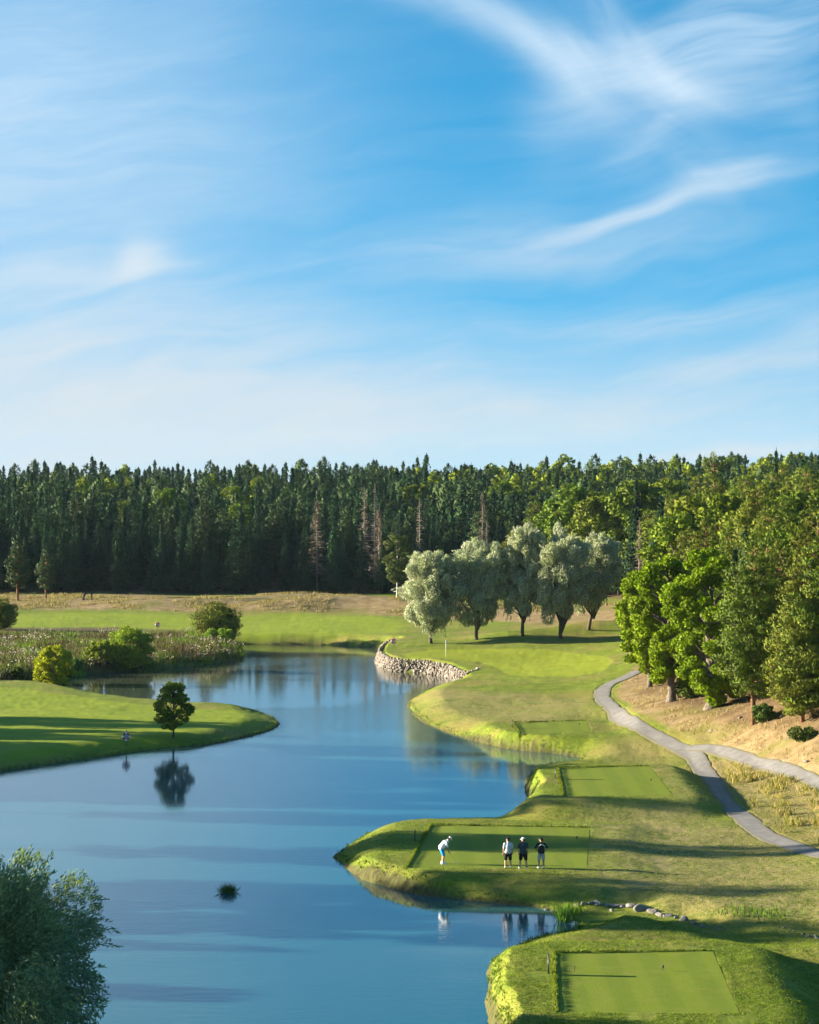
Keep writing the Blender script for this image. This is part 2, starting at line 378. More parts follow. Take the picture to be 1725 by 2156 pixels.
def bsdf(t, color, rough=.8, bump=None, bstr=.5, bdist=.05, **kw):
    b = t.node('ShaderNodeBsdfPrincipled', Roughness=rough, **kw)
    if isinstance(color, bpy.types.NodeSocket): t.l.new(color, b.inputs['Base Color'])
    else: b.inputs['Base Color'].default_value = (*color, 1)
    if bump is not None:
        n = t.node('ShaderNodeBump', Strength=bstr, Distance=bdist, Height=bump); t.l.new(n.outputs[0], b.inputs['Normal'])
    return b
def simple(name, color, rough=.7, var=.25, scale=8.0, bump=.0, bdist=.01, metal=0.0, spec=.3):
    m, t = new_mat(name)
    co = t.node('ShaderNodeTexCoord').outputs['Object']
    n = t.noise(co, scale, 4, .6)
    dark = tuple(c * (1 - var) for c in color); light = tuple(min(1, c * (1 + var)) for c in color)
    b = bsdf(t, t.mix(t.ramp(n, .3, .7), dark, light), rough, n if bump else None, bump, bdist, Metallic=metal)
    b.inputs['Specular IOR Level'].default_value = spec
    t.l.new(b.outputs[0], t.out.inputs[0]); return m
def leaf_mat(name, c0, c1, trans=.35, rough=.55, obj_var=.25, spec=.08, hue=.02, soft=1.3):
    """foliage: colour differs leaf clump by leaf clump and tree by tree, some light comes through"""
    m, t = new_mat(name)
    g = t.node('ShaderNodeNewGeometry'); oi = t.node('ShaderNodeObjectInfo')
    f = t.ramp(g.outputs['Random Per Island'], 0, 1, smooth=False)
    col = t.mix(f, c0, c1)
    co = t.node('ShaderNodeTexCoord').outputs['Object']
    big = t.noise(co, .55, 2, .5)
    v = t.math('MULTIPLY_ADD', oi.outputs['Random'], 2 * obj_var, 1 - obj_var)
    v = t.math('MULTIPLY', v, t.ramp(big, .3, .7, .8, 1.2))
    r2 = t.math('FRACT', t.math('MULTIPLY', oi.outputs['Random'], 37.13))
    hs = t.node('ShaderNodeHueSaturation', Hue=t.math('MULTIPLY_ADD', r2, -2 * hue, .5 + hue), Saturation=1.0, Value=v, Color=col)
    col = hs.outputs[0]
    b = bsdf(t, col, rough); b.inputs['Specular IOR Level'].default_value = spec
    tr = t.node('ShaderNodeBsdfTranslucent')
    if soft > 0:      # sprays of needles and leaves shade as the rounded tuft they belong to
        an = t.node('ShaderNodeAttribute', _attribute_name='nrm').outputs['Vector']
        wn_ = t.node('ShaderNodeVectorTransform', _vector_type='NORMAL', _convert_from='OBJECT', _convert_to='WORLD', i0=an).outputs[0]
        nn = t.node('ShaderNodeVectorMath', _operation='MULTIPLY_ADD', i0=wn_, i1=(soft, soft, soft), i2=g.outputs['Normal']).outputs[0]
        nn = t.node('ShaderNodeVectorMath', _operation='NORMALIZE', i0=nn).outputs[0]
        t.l.new(nn, b.inputs['Normal']); t.l.new(nn, tr.inputs['Normal'])
    tc = t.mix(1.0, col, (1.0, 1.15, .45), 'MULTIPLY'); t.l.new(tc, tr.inputs[0])
    mx = t.node('ShaderNodeMixShader', i0=trans); t.l.new(b.outputs[0], mx.inputs[1]); t.l.new(tr.outputs[0], mx.inputs[2])
    t.l.new(mx.outputs[0], t.out.inputs[0]); return m
M = {}
M['farpine'] = leaf_mat('far_pine_needles', (.028, .062, .022), (.054, .100, .030), .2, obj_var=.25)
M['spruce'] = leaf_mat('spruce_needles', (.018, .052, .024), (.040, .090, .034), .15, obj_var=.3)
M['pine'] = leaf_mat('pine_needles', (.080, .115, .012), (.185, .225, .024), .28, obj_var=.22)
M['broad'] = leaf_mat('broad_leaves', (.10, .155, .012), (.21, .275, .022), .40, obj_var=.22)
M['oak'] = leaf_mat('oak_leaves', (.095, .155, .004), (.26, .345, .008), .45, obj_var=.10, soft=.55)
M['birch'] = leaf_mat('birch_leaves', (.075, .105, .022), (.13, .17, .04), .35)
M['willow'] = leaf_mat('willow_leaves', (.17, .20, .125), (.56, .575, .43), .34, obj_var=.06, hue=.005, soft=.4)
M['nearwillow'] = leaf_mat('willow_leaves_dark', (.07, .115, .05), (.27, .34, .15), .3, obj_var=.05, rough=.45, spec=.3, soft=.4)
M['shrub'] = leaf_mat('shrub_leaves', (.13, .19, .015), (.30, .37, .04), .4, obj_var=.06, soft=.5)
M['yellow'] = leaf_mat('yellow_leaves', (.25, .24, .015), (.46, .42, .03), .42, obj_var=.04, soft=.5)
M['linden'] = leaf_mat('linden_leaves', (.07, .115, .010), (.20, .25, .02), .38, obj_var=.05, soft=.5)
M['dead'] = simple('dead_wood', (.22, .18, .155), .9, .3, 3)
M['deadneedle'] = leaf_mat('dead_needles', (.10, .075, .055), (.19, .145, .11), .15, soft=0)
M['bark'] = simple('bark', (.085, .062, .045), .95, .45, 6, .6, .05)
M['oakbark'] = simple('oak_bark', (.115, .095, .075), .95, .45, 5, .8, .06)
M['farbark'] = simple('far_bark', (.05, .035, .025), .95)
M['pinebark'] = simple('pine_bark', (.17, .085, .045), .95, .4, 4, .6, .04)
M['birchbark'] = simple('birch_bark', (.55, .52, .46), .8, .35, 3)
M['reed'] = leaf_mat('reed_blades', (.09, .17, .02), (.17, .27, .035), .35, soft=0)
M['rushes'] = leaf_mat('rush_blades', (.025, .05, .02), (.06, .09, .03), .2, soft=0)
M['grassblade'] = leaf_mat('grass_blades', (.070, .11, .006), (.165, .185, .02), .35, soft=0)
M['fringe'] = leaf_mat('shore_grass', (.055, .090, .006), (.125, .15, .018), .3, soft=0)
M['straw'] = leaf_mat('straw_blades', (.18, .13, .06), (.38, .30, .165), .35, soft=0)
M['tussock'] = leaf_mat('tussock_blades', (.07, .11, .012), (.34, .26, .10), .35, soft=0)
M['fluff'] = leaf_mat('seed_fluff', (.16, .135, .12), (.40, .36, .35), .3, soft=0)
M['brown'] = leaf_mat('brown_stalks', (.05, .045, .018), (.115, .095, .045), .2, soft=0)
M['darkbush'] = leaf_mat('dark_bush_leaves', (.055, .095, .018), (.13, .185, .03), .3, soft=.5)
M['black'] = simple('black_paint', (.012, .012, .013), .45, .2)
M['postwood'] = simple('weathered_post', (.22, .18, .14), .85, .3, 12)
M['white'] = simple('white_paint', (.78, .78, .76), .45, .06)
M['red'] = simple('red_plastic', (.62, .045, .02), .4, .12)
M['rope'] = simple('rope', (.65, .62, .55), .9, .1)
M['bluesign'] = simple('board_grey', (.35, .38, .42), .5, .1)

# stone: every boulder its own tone
def stone_mat(name, a, b, c):
    m, t = new_mat(name)
    g = t.node('ShaderNodeNewGeometry'); co = t.node('ShaderNodeTexCoord').outputs['Object']
    f = g.outputs['Random Per Island']
    col = t.mix(t.ramp(f, 0, .6), a, b); col = t.mix(t.ramp(f, .65, 1), col, c)
    n = t.noise(co, 5, 6, .65); n2 = t.noise(co, 1.8, 3, .6)
    col = t.mix(t.ramp(n, .35, .7, 0, .55), col, (.17, .15, .12)); col = t.mix(t.ramp(n2, .52, .68, 0, .5), col, (.07, .065, .05))
    bs = bsdf(t, col, .9, n, .6, .06); t.l.new(bs.outputs[0], t.out.inputs[0]); return m
M['wallstone'] = stone_mat('wall_stone', (.10, .085, .07), (.21, .18, .15), (.32, .28, .235))
M['boulder'] = stone_mat('boulder_stone', (.055, .055, .055), (.11, .108, .103), (.18, .175, .168))  # boulder tones set dark to carry the shade the creek stones lie in

# ground
m, t = new_mat('grassland'); M['ground'] = m
co = t.node('ShaderNodeTexCoord').outputs['Object']
sep = t.node('ShaderNodeSeparateXYZ', Vector=co)
flat = t.combine(sep.outputs[0], sep.outputs[1])
nb = t.noise(flat, .11, 5, .65); nm = t.noise(flat, .55, 4, .6); nf = t.noise(flat, 3.5, 4, .65); nff = t.noise(flat, 16, 3, .7)
stretch = t.node('ShaderNodeMapping', Vector=flat); stretch.inputs['Scale'].default_value = (.35, 1.0, 1); nstk = t.noise(stretch.outputs[0], .8, 4, .6)
rough = t.mix(t.ramp(nm, .3, .7), (.088, .136, .006), (.152, .198, .012))
drym = t.math('ADD', t.ramp(nb, .42, .68, 0, .8), t.ramp(nstk, .5, .75, 0, .35), clamp=True)
rough = t.mix(drym, rough, (.205, .168, .045))
rough = t.mix(t.ramp(nf, .5, .75, 0, .55), rough, (.225, .195, .055)); rough = t.mix(t.ramp(nf, .5, .3, 0, .5), rough, (.040, .060, .005))
fair = t.mix(t.ramp(nstk, .3, .7), (.145, .200, .006), (.20, .25, .009)); fair = t.mix(t.ramp(nb, .55, .75, 0, .55), fair, (.20, .19, .04)); fair = t.mix(t.ramp(nf, .4, .75, 0, .3), fair, (.065, .10, .006))
tee = t.mix(t.ramp(nm, .3, .7), (.12, .16, .007), (.155, .19, .01))
green = t.mix(t.ramp(nstk, .3, .7), (.150, .195, .008), (.20, .235, .014))
dry = t.mix(t.ramp(nm, .3, .7), (.175, .12, .052), (.28, .21, .105)); dry = t.mix(t.ramp(nf, .45, .75, 0, .6), dry, (.10, .085, .025)); dry = t.mix(t.ramp(nb, .5, .64, 0, .75), dry, (.12, .125, .02))
litter = t.mix(t.ramp(nm, .35, .65), (.100, .060, .030), (.165, .112, .058)); litter = t.mix(t.ramp(nf, .45, .7, 0, .7), litter, (.075, .07, .02)); litter = t.mix(t.ramp(nb, .55, .7, 0, .5), litter, (.08, .085, .018))
marsh = t.mix(t.ramp(nm, .35, .65), (.055, .060, .015), (.13, .09, .045))
bank = t.mix(t.ramp(nf, .35, .65), (.04, .035, .014), (.08, .085, .02))
rough = t.mix(t.math('MULTIPLY', t.attr('thin'), t.ramp(t.math('ADD', nf, t.math('MULTIPLY', nm, .8)), .65, 1.05, .25, .95)), rough, (.24, .195, .085)); c = t.mix(t.attr('fair'), rough, fair); c = t.mix(t.attr('dry'), c, dry); c = t.mix(t.attr('marsh'), c, marsh); c = t.mix(t.attr('litter'), c, litter)
c = t.mix(t.attr('green'), c, green); c = t.mix(t.attr('tee'), c, tee); c = t.mix(t.attr('shore'), c, bank)
c = t.mix(1.0, c, t.combine(t.ramp(nff, .2, .8, .78, 1.22), t.ramp(nff, .2, .8, .78, 1.22), t.ramp(nff, .2, .8, .8, 1.2)), 'MULTIPLY')
short = t.math('MAXIMUM', t.math('MAXIMUM', t.attr('tee'), t.attr('green')), t.math('MULTIPLY', t.attr('fair'), .8))
hgt = t.math('ADD', t.math('MULTIPLY', nf, t.math('MULTIPLY_ADD', t.attr('dry'), .07, .045)), t.math('MULTIPLY', nff, .03))
hgt = t.math('MULTIPLY', hgt, t.math('MULTIPLY_ADD', short, -.85, 1.0))
b = bsdf(t, c, .85, hgt, 1.0, 1.0); b.inputs['Specular IOR Level'].default_value = .15

t.l.new(b.outputs[0], t.out.inputs[0])

# tee turf with mowing bands
m, t = new_mat('tee_turf'); M['teeturf'] = m
co = t.node('ShaderNodeTexCoord').outputs['Object']
sx = t.node('ShaderNodeSeparateXYZ', Vector=co)
band = t.math('SINE', t.math('MULTIPLY', sx.outputs[0], 3.4)); nm = t.noise(co, 1.2, 4, .6); nf = t.noise(co, 14, 3, .7); spots = t.noise(co, 5, 2, .5)
c = t.mix(t.ramp(band, -.5, .5), (.112, .158, .007), (.135, .180, .009))
c = t.mix(t.ramp(nm, .45, .7, 0, .5), c, (.17, .185, .028)); c = t.mix(t.ramp(spots, .70, .78, 0, .5), c, (.20, .18, .07))
c = t.mix(t.ramp(nf, .35, .8, 0, .35), c, (.045, .07, .006))
b = bsdf(t, c, .85, nf, .6, .03); b.inputs['Specular IOR Level'].default_value = .15; t.l.new(b.outputs[0], t.out.inputs[0])

# gravel
m, t = new_mat('gravel'); M['gravel'] = m
co = t.node('ShaderNodeTexCoord').outputs['Object']
n1 = t.noise(co, 1.2, 4, .6); n2 = t.noise(co, 12, 4, .8); n3 = t.noise(co, .25, 3, .5)
edge = t.attr('edge')
c = t.mix(t.ramp(n1, .3, .7), (.115, .112, .108), (.175, .170, .162)); c = t.mix(t.ramp(n2, .4, .75, 0, .5), c, (.08, .076, .07))
c = t.mix(t.math('MULTIPLY', t.ramp(t.math('ADD', edge, t.math('MULTIPLY', n1, .6)), .72, 1.25), .85), c, (.09, .08, .03))
b = bsdf(t, c, .95, n2, .5, .02); t.l.new(b.outputs[0], t.out.inputs[0])

# lake water: body silty olive far off, near blue painted for sky reflection, mirror of the sky, breeze patches
m, t = new_mat('lake_water'); M['water'] = m
co = t.node('ShaderNodeTexCoord').outputs['Object']
mp = t.node('ShaderNodeMapping', Vector=co); mp.inputs['Scale'].default_value = (.55, 1.0, 1.0)
patch = t.noise(mp.outputs[0], .035, 3, .5, .6)
near = t.node('ShaderNodeSeparateXYZ', Vector=co)
breeze = t.ramp(patch, .44, .56, .06, 1.0)
mw = t.node('ShaderNodeMapping', Vector=co); mw.inputs['Scale'].default_value = (.45, 1.3, 1.0); mw.inputs['Rotation'].default_value = (0, 0, .12)
w1 = t.noise(mw.outputs[0], 1.6, 3, .55, .3); w2 = t.noise(mw.outputs[0], 5.5, 2, .6, .2); w3 = t.noise(co, .5, 2, .5)
hgt = t.math('ADD', t.math('MULTIPLY', w1, .020), t.math('MULTIPLY', w2, .009))
hgt = t.math('MULTIPLY', hgt, breeze); hgt = t.math('ADD', hgt, t.math('MULTIPLY', w3, .004))
body_tone = t.mix(t.ramp(near.outputs[1], 150, 260), (.020, .084, .100), (.060, .068, .042))
b = bsdf(t, body_tone, .07, hgt, .55, 1.0, IOR=2.1)
t.l.new(b.outputs[0], t.out.inputs[0])

# ------------------------------------------------------------------ world: physical sky with cirrus
wd = bpy.data.worlds.new('World'); scene.world = wd; wd.use_nodes = True; wd.node_tree.nodes.clear()
t = NT(wd.node_tree)
out = t.node('ShaderNodeOutputWorld')
dirv = t.node('ShaderNodeTexCoord').outputs['Generated']
s3 = t.node('ShaderNodeSeparateXYZ', Vector=dirv)
az = t.math('MULTIPLY', t.math('ARCTAN2', s3.outputs[0], s3.outputs[1]), 57.2958)
el = t.math('MULTIPLY', t.math('ARCSINE', s3.outputs[2]), 57.2958)
sky = t.node('ShaderNodeTexSky', _sky_type='NISHITA', _sun_disc=False, _sun_elevation=SUN_EL, _sun_rotation=SUN_AZ, _altitude=200, _air_density=1.0, _dust_density=.25, _ozone_density=2.6)
lift = t.node('ShaderNodeVectorMath', _operation='NORMALIZE', i0=t.combine(s3.outputs[0], s3.outputs[1], t.math('MULTIPLY_ADD', s3.outputs[2], SKYLIFT, SKYOFF))).outputs[0]
t.l.new(lift, sky.inputs[0])
skc = t.node('ShaderNodeHueSaturation', Hue=.5, Saturation=SKYSAT, Value=1.0, Color=sky.outputs[0]).outputs[0]
warp = t.combine(az, el)
nz = t.node('ShaderNodeTexNoise', _noise_dimensions='2D', Scale=.16, Detail=2, Roughness=.5); t.l.new(warp, nz.inputs['Vector'])
wv = t.node('ShaderNodeVectorMath', _operation='MULTIPLY_ADD', i0=nz.outputs['Color'], i1=(2.4, 1.6, 0), i2=warp).outputs[0]
wv = t.node('ShaderNodeVectorMath', _operation='SUBTRACT', i0=wv, i1=(1.2, .8, 0)).outputs[0]
def fibre(ang, sx, sy, lo=.32, hi=.72):
    mf = t.node('ShaderNodeMapping', _vector_type='TEXTURE', Vector=wv); mf.inputs['Rotation'].default_value = (0, 0, R(ang)); mf.inputs['Scale'].default_value = (sx, sy, 1)
    return t.ramp(t.noise(mf.outputs[0], 1.0, 3.5, .55, .25, '2D'), lo, hi)
fibs = [fibre(-42, 4.2, 1.1, .15, .95), fibre(8, 6.5, .9, .22, .82)]
def blob(x, y, lx, ly, ang, amp, fib=.6):
    """a soft streak of cirrus seen at a given bearing"""
    a0 = math.degrees(math.atan((x - CX) / F)); e0 = math.degrees(math.atan((1000 - y) / F)); k = math.degrees(1 / F)
    mp = t.node('ShaderNodeMapping', _vector_type='TEXTURE', Vector=wv)
    mp.inputs['Location'].default_value = (a0, e0, 0); mp.inputs['Rotation'].default_value = (0, 0, R(ang)); mp.inputs['Scale'].default_value = (lx * k, ly * k, 1)
    L = t.node('ShaderNodeVectorMath', _operation='DOT_PRODUCT', i0=mp.outputs[0], i1=mp.outputs[0]).outputs['Value']
    g = t.math('EXPONENT', t.math('MULTIPLY', L, -1.0))
    return g, amp, fib, 0 if ang < -15 else 1
groups = {}
for args in CLOUDS:
    g, amp, fib, k = blob(*args)
    key = (k, 1 if fib > .5 else 0)
    v = t.math('MULTIPLY', g, amp)
    groups[key] = v if key not in groups else t.math('ADD', groups[key], v)
acc = None
for (k, strong), v in groups.items():
    w = t.math('MULTIPLY', v, t.math('MULTIPLY_ADD', fibs[k], .95 if strong else .5, .2 if strong else .6))
    acc = w if acc is None else t.math('ADD', acc, w)
acc = t.math('ADD', acc, t.math('MULTIPLY', fibs[1], t.ramp(el, 13, 0, .02, .16)))
acc = t.math('ADD', acc, t.ramp(el, 5, -.5, 0, .46))
acc = t.math('ADD', acc, t.math('MULTIPLY', t.ramp(az, 4, -12, 0, .26), t.ramp(el, 0, 10, 1, .8)))
fine_ = fibre(12, 1.1, .16, .2, .85)
acc = t.math('MULTIPLY', acc, t.math('MULTIPLY_ADD', fine_, .16, .90))
fac = t.math('SUBTRACT', 1.0, t.math('EXPONENT', t.math('MULTIPLY', acc, -1.55)))
cloudc = t.mix(t.ramp(el, 0, 12), CLOUDLOW, CLOUDHIGH)
skm = t.mix(1.0, skc, SKYTINT, 'MULTIPLY')
bg = t.node('ShaderNodeBackground', Strength=SKYSTR); t.l.new(t.mix(fac, skm, cloudc), bg.inputs[0]); t.l.new(bg.outputs[0], out.inputs[0])
wd.cycles.sampling_method = 'MANUAL'; wd.cycles.sample_map_resolution = 512
# ------------------------------------------------------------------ camera, sun, ground, lake, paths, tees
cam = bpy.data.cameras.new('camera'); co_ = bpy.data.objects.new('camera', cam); COL.objects.link(co_)
cam.sensor_fit = 'HORIZONTAL'; cam.sensor_width = 36; cam.lens = 36 * F / 1725; cam.clip_end = 20000; cam.clip_start = .5
co_.location = (0, 0, CAMH); co_.rotation_euler = (math.pi / 2 - PIT, 0, 0); scene.camera = co_
sun = bpy.data.lights.new('sun', 'SUN'); sun.energy = SUNSTR; sun.angle = R(.53); sun.color = (1.0, .86, .66)
so = bpy.data.objects.new('sun', sun); COL.objects.link(so)
sdv = Vector((math.sin(SUN_AZ) * math.cos(SUN_EL), math.cos(SUN_AZ) * math.cos(SUN_EL), math.sin(SUN_EL)))
so.rotation_euler = sdv.to_track_quat('Z', 'Y').to_euler()
vs = scene.view_settings; vs.view_transform = 'Standard'; vs.look = 'None'; vs.exposure = EXPO; vs.gamma = 1
scene.render.engine = 'CYCLES'; scene.cycles.use_denoising = True
scene.cycles.max_bounces = 6; scene.cycles.diffuse_bounces = 3; scene.cycles.transmission_bounces = 3; scene.cycles.transparent_max_bounces = 4; scene.cycles.sample_clamp_indirect = 6

v_, f_, a_ = GROUND_ARRAYS
g = obj('ground', np_mesh('ground', v_, f_, M['ground'], True, attrs=a_)); tag(g, kind='structure', label='mown golf course grass with dry patches round the lake')
# the lake: one sheet of water
n_ = 60; xs = np.linspace(-160, 60, n_); ysw = np.linspace(30, 300, n_)
me = np_mesh('water', [(-220, 20, 0), (70, 20, 0), (70, 330, 0), (-220, 330, 0)], [(0, 1, 2, 3)], M['water'])
tag(obj('water', me), kind='structure', label='calm blue lake winding between the grass banks')

def ribbon(name, line, half, label, seed):
    L = catmull(line, 3, False); d = np.gradient(L, axis=0); d /= np.linalg.norm(d, axis=1)[:, None] + 1e-9; nrm = np.stack([-d[:, 1], d[:, 0]], 1)
    K = 15; vs_, ed = [], []
    for i in range(len(L)):
        l = half + .12 * vnoise(L[i, 0] + 5, L[i, 1], .9, seed) + .10 * vnoise(L[i, 0], L[i, 1], 3, seed + 1)
        r = half + .12 * vnoise(L[i, 0] - 5, L[i, 1], .9, seed + 2) + .10 * vnoise(L[i, 0], L[i, 1], 3, seed + 3)
        for k in range(K):
            s = k / (K - 1) * 2 - 1; w = s * (r if s > 0 else l)
            p = L[i] + nrm[i] * w
            vs_.append((p[0], p[1])); ed.append(abs(s))
    a = np.array(vs_); z = height(a[:, 0], a[:, 1], False)
    z = z + .015 * (1 - np.array(ed)**2) + np.where(np.array(ed) > .98, -.07, 0.005) + ((seed % 7) * .004)
    n = len(L); ii = np.arange(n - 1)[:, None] * K + np.arange(K - 1)[None, :]
    fs = np.stack([ii, ii + K, ii + K + 1, ii + 1], -1).reshape(-1, 4)
    o = obj(name, np_mesh(name, np.column_stack([a, z]), fs, M['gravel'], True, attrs=dict(edge=np.array(ed))))
    tag(o, label, kind='structure')
ribbon('path', path_main, .90, 'grey gravel cart path curving down from the oaks', 50)
ribbon('path', path_side, .76, 'grey gravel side path forking off to the right edge', 54)
tl = ['near square tee of short mown turf on its mound', 'tee of short turf under the four golfers', 'raised tee of short turf beside the gravel path bend', 'small far tee of short turf below the putting green']
for tp, tz, lb in zip(tees, TZ, tl):
    n = 40; U, V = np.meshgrid(np.linspace(0, 1, n), np.linspace(0, 1, n)); a, b, c, d = [np.array(p) for p in tp]
    q = (a[None, None] * ((1 - U) * (1 - V))[..., None] + b * (U * (1 - V))[..., None] + c * (U * V)[..., None] + d * ((1 - U) * V)[..., None]).reshape(-1, 2)
    z = tz + .03 - tee_drop(tp, q[:, 0]) + .008 * vnoise(q[:, 0], q[:, 1], 1.1, 60)
    ii = np.arange(n - 1)[:, None] * n + np.arange(n - 1)[None, :]
    tag(obj('tee_turf', np_mesh('tee_turf', np.column_stack([q, z]), np.stack([ii, ii + n, ii + n + 1, ii + 1], -1).reshape(-1, 4), M['teeturf'], True)), lb, kind='structure')
# ------------------------------------------------------------------ trees and plants
def rand_unit(n):
    v = rng.normal(size=(n, 3)); return v / np.linalg.norm(v, axis=1)[:, None]
def leaves(C, A, B):
    """rhombic leaf sprays: centres C, half length vectors A, half width vectors B"""
    n = len(C); V = np.empty((n, 4, 3), np.float32)
    V[:, 0] = C - A; V[:, 1] = C + B - A * .1; V[:, 2] = C + A; V[:, 3] = C - B - A * .1
    return V.reshape(-1, 3)
def leafmesh(name, parts, mat):
    V = np.concatenate([leaves(*p[:3]) for p in parts]); n = len(V) // 4
    Cn = np.concatenate([p[0] for p in parts])
    lo, hi = Cn.min(0), Cn.max(0); mid = np.array([0, 0, lo[2] * .7 + hi[2] * .3])
    g = (Cn - mid) / np.maximum([hi[0] - lo[0], hi[1] - lo[1], (hi[2] - lo[2])], .1); g /= np.linalg.norm(g, axis=1)[:, None] + 1e-9
    d = np.concatenate([p[3] if len(p) > 3 else g0 for p, g0 in zip(parts, np.split(g, np.cumsum([len(p[0]) for p in parts])[:-1]))])
    N = d * .75 + g * .55 + np.array([0, 0, .12]); N /= np.linalg.norm(N, axis=1)[:, None] + 1e-9
    return np_mesh(name, V, np.arange(n * 4).reshape(-1, 4), mat, attrs=dict(nrm=np.repeat(N, 4, 0)))
def frame_for(A, normal_bias=None):
    n = len(A); r = rand_unit(n) if normal_bias is None else rand_unit(n) * .6 + normal_bias
    B = np.cross(A, r); return B / (np.linalg.norm(B, axis=1)[:, None] + 1e-9)
def trunk_mesh(name, mat, pts, rad, limbs=(), n=8):
    b = MB(); b.tube(pts, rad, n)
    for lp, lr in limbs: b.tube(lp, lr, 5)
    return b.mesh(name, mat)
def spruce(h, r, q=1.0, size=.34, gap=.0, seed=0, mat='spruce', shape=1.12, z0=.08):
    C, A, B = [], [], []
    levels = int(h * 2.6 * q)
    for i in range(levels):
        u = i / levels; z = h * (z0 + (1 - z0) * u) ; R_ = r * (1 - u)**shape * rng.uniform(.78, 1.12) + .12
        if u < .12: R_ *= .6 + u * 3.3
        k = max(4, int(9 * q * (.45 + R_ / r * .75)))
        az0 = rng.uniform(0, 6.28)
        for j in range(k):
            az_ = az0 + j * 6.283 / k + rng.normal(0, .25); L = R_ * rng.uniform(.65, 1.12)
            if rng.random() < gap: continue
            m = max(2, int(L / (size * .62)))
            s = np.linspace(.18, 1, m) ; droop = rng.uniform(.25, .5)
            rr = L * s; zz = z - droop * L * s**1.4 + .22 * L * s**3 + rng.normal(0, .05, m)
            ca, sa = math.cos(az_), math.sin(az_)
            c = np.stack([ca * rr, sa * rr, zz], 1) + rng.normal(0, .06 * size / .3, (m, 3))
            out = np.array([ca, sa, -.35]); out = out / np.linalg.norm(out)
            side = np.array([-sa, ca, 0.])
            sz = size * (1.15 - .45 * s)[:, None]
            a = out * sz * rng.uniform(.8, 1.2, (m, 1)) + rng.normal(0, .08 * size, (m, 3)); b_ = side * sz * .62 + rng.normal(0, .12 * size, (m, 3))
            C.append(c); A.append(a); B.append(b_)
            # hanging twigs below the branch
            c2 = c + np.array([0, 0, -.35 * size]) + rng.normal(0, .1, (m, 3)); C.append(c2)
            A.append(np.tile([0, 0, -1.0], (m, 1)) * sz * .75 + rng.normal(0, .1 * size, (m, 3))); B.append(out * sz * .45 + rng.normal(0, .1 * size, (m, 3)))
    # leader
    m = 7; zt = h + np.linspace(-.6, .15, m); C.append(np.stack([np.zeros(m), np.zeros(m), zt], 1)); A.append(np.tile([0, 0, .25], (m, 1)) + rng.normal(0, .03, (m, 3))); B.append(rng.normal(0, .06, (m, 3)))
    return leafmesh('crown', [(np.concatenate(C), np.concatenate(A), np.concatenate(B))], M[mat])
def clump(c, rx, rz, n, size, flat=.0, needle=False, up=.0):
    """a tuft of sprays on and inside an ellipsoid"""
    d = rand_unit(n); rad = rng.uniform(.45, 1.05, n)**.6
    p = d * rad[:, None] * np.array([rx, rx, rz]) + c
    A = (d * .8 + rand_unit(n) * .8 + np.array([0, 0, up])); A /= np.linalg.norm(A, axis=1)[:, None]
    A = A * (size * rng.uniform(.6, 1.25, (n, 1)))
    Bv = frame_for(A) * (size * (.30 if needle else .62) * rng.uniform(.7, 1.2, (n, 1)))
    return p, A, Bv, d
def pine(h, r, q=1.0, size=.22, base=.35, seed=0, round_top=.3, mat='pine', dens=1.0):
    """Scots pine: tiers of layered needle tufts at branch ends; returns crown mesh, limb list"""
    parts, limbs = [], []
    z = h * base
    while z < h * .97:
        u = (z - h * base) / (h * (1 - base))
        prof = (math.sin(min(1, (u + .12) * 2.1) * math.pi / 2)) * (1 - u)**(.55 + .35 * (1 - round_top)) + .06
        R_ = r * prof
        k = max(3, int(6.5 * (.4 + R_ / r)))
        a0 = rng.uniform(0, 6.28)
        for j in range(k):
            az_ = a0 + j * 6.283 / k + rng.normal(0, .3); L = R_ * rng.uniform(.7, 1.15)
            ca, sa = math.cos(az_), math.sin(az_)
            up = rng.uniform(.0, .35) + .35 * u
            tip = np.array([ca * L, sa * L, z + L * up])
            if L > .8: limbs.append(([(0, 0, z - .1), (ca * L * .55, sa * L * .55, z + L * up * .3), tuple(tip - np.array([0, 0, .1]))], [.035 + .012 * L, .03, .012]))
            m = max(1, int(L / .62 * q))
            for e in range(m):
                s = (e + 1) / m; w = (1.0 if e == m - 1 else .82) * max(.34, min(.85, .27 * L + .22))
                pc = np.array([ca * L * s, sa * L * s, z + L * up * s**1.4 + rng.normal(0, .1)]) + rng.normal(0, .12 * L, 3) * (1 - .5 * s) * np.array([1, 1, .4])
                parts.append(clump(pc, w, w * .52, int(30 * q * dens * (w / .5)**1.6 * (.22 / size)), size, needle=True, up=.7))
        z += rng.uniform(.42, .62) * (h / 14)**.5
    parts.append(clump(np.array([0, 0, h * .975]), .35, .6, int(60 * q), size, needle=True, up=1.0))
    return leafmesh('crown', parts, M[mat]), limbs
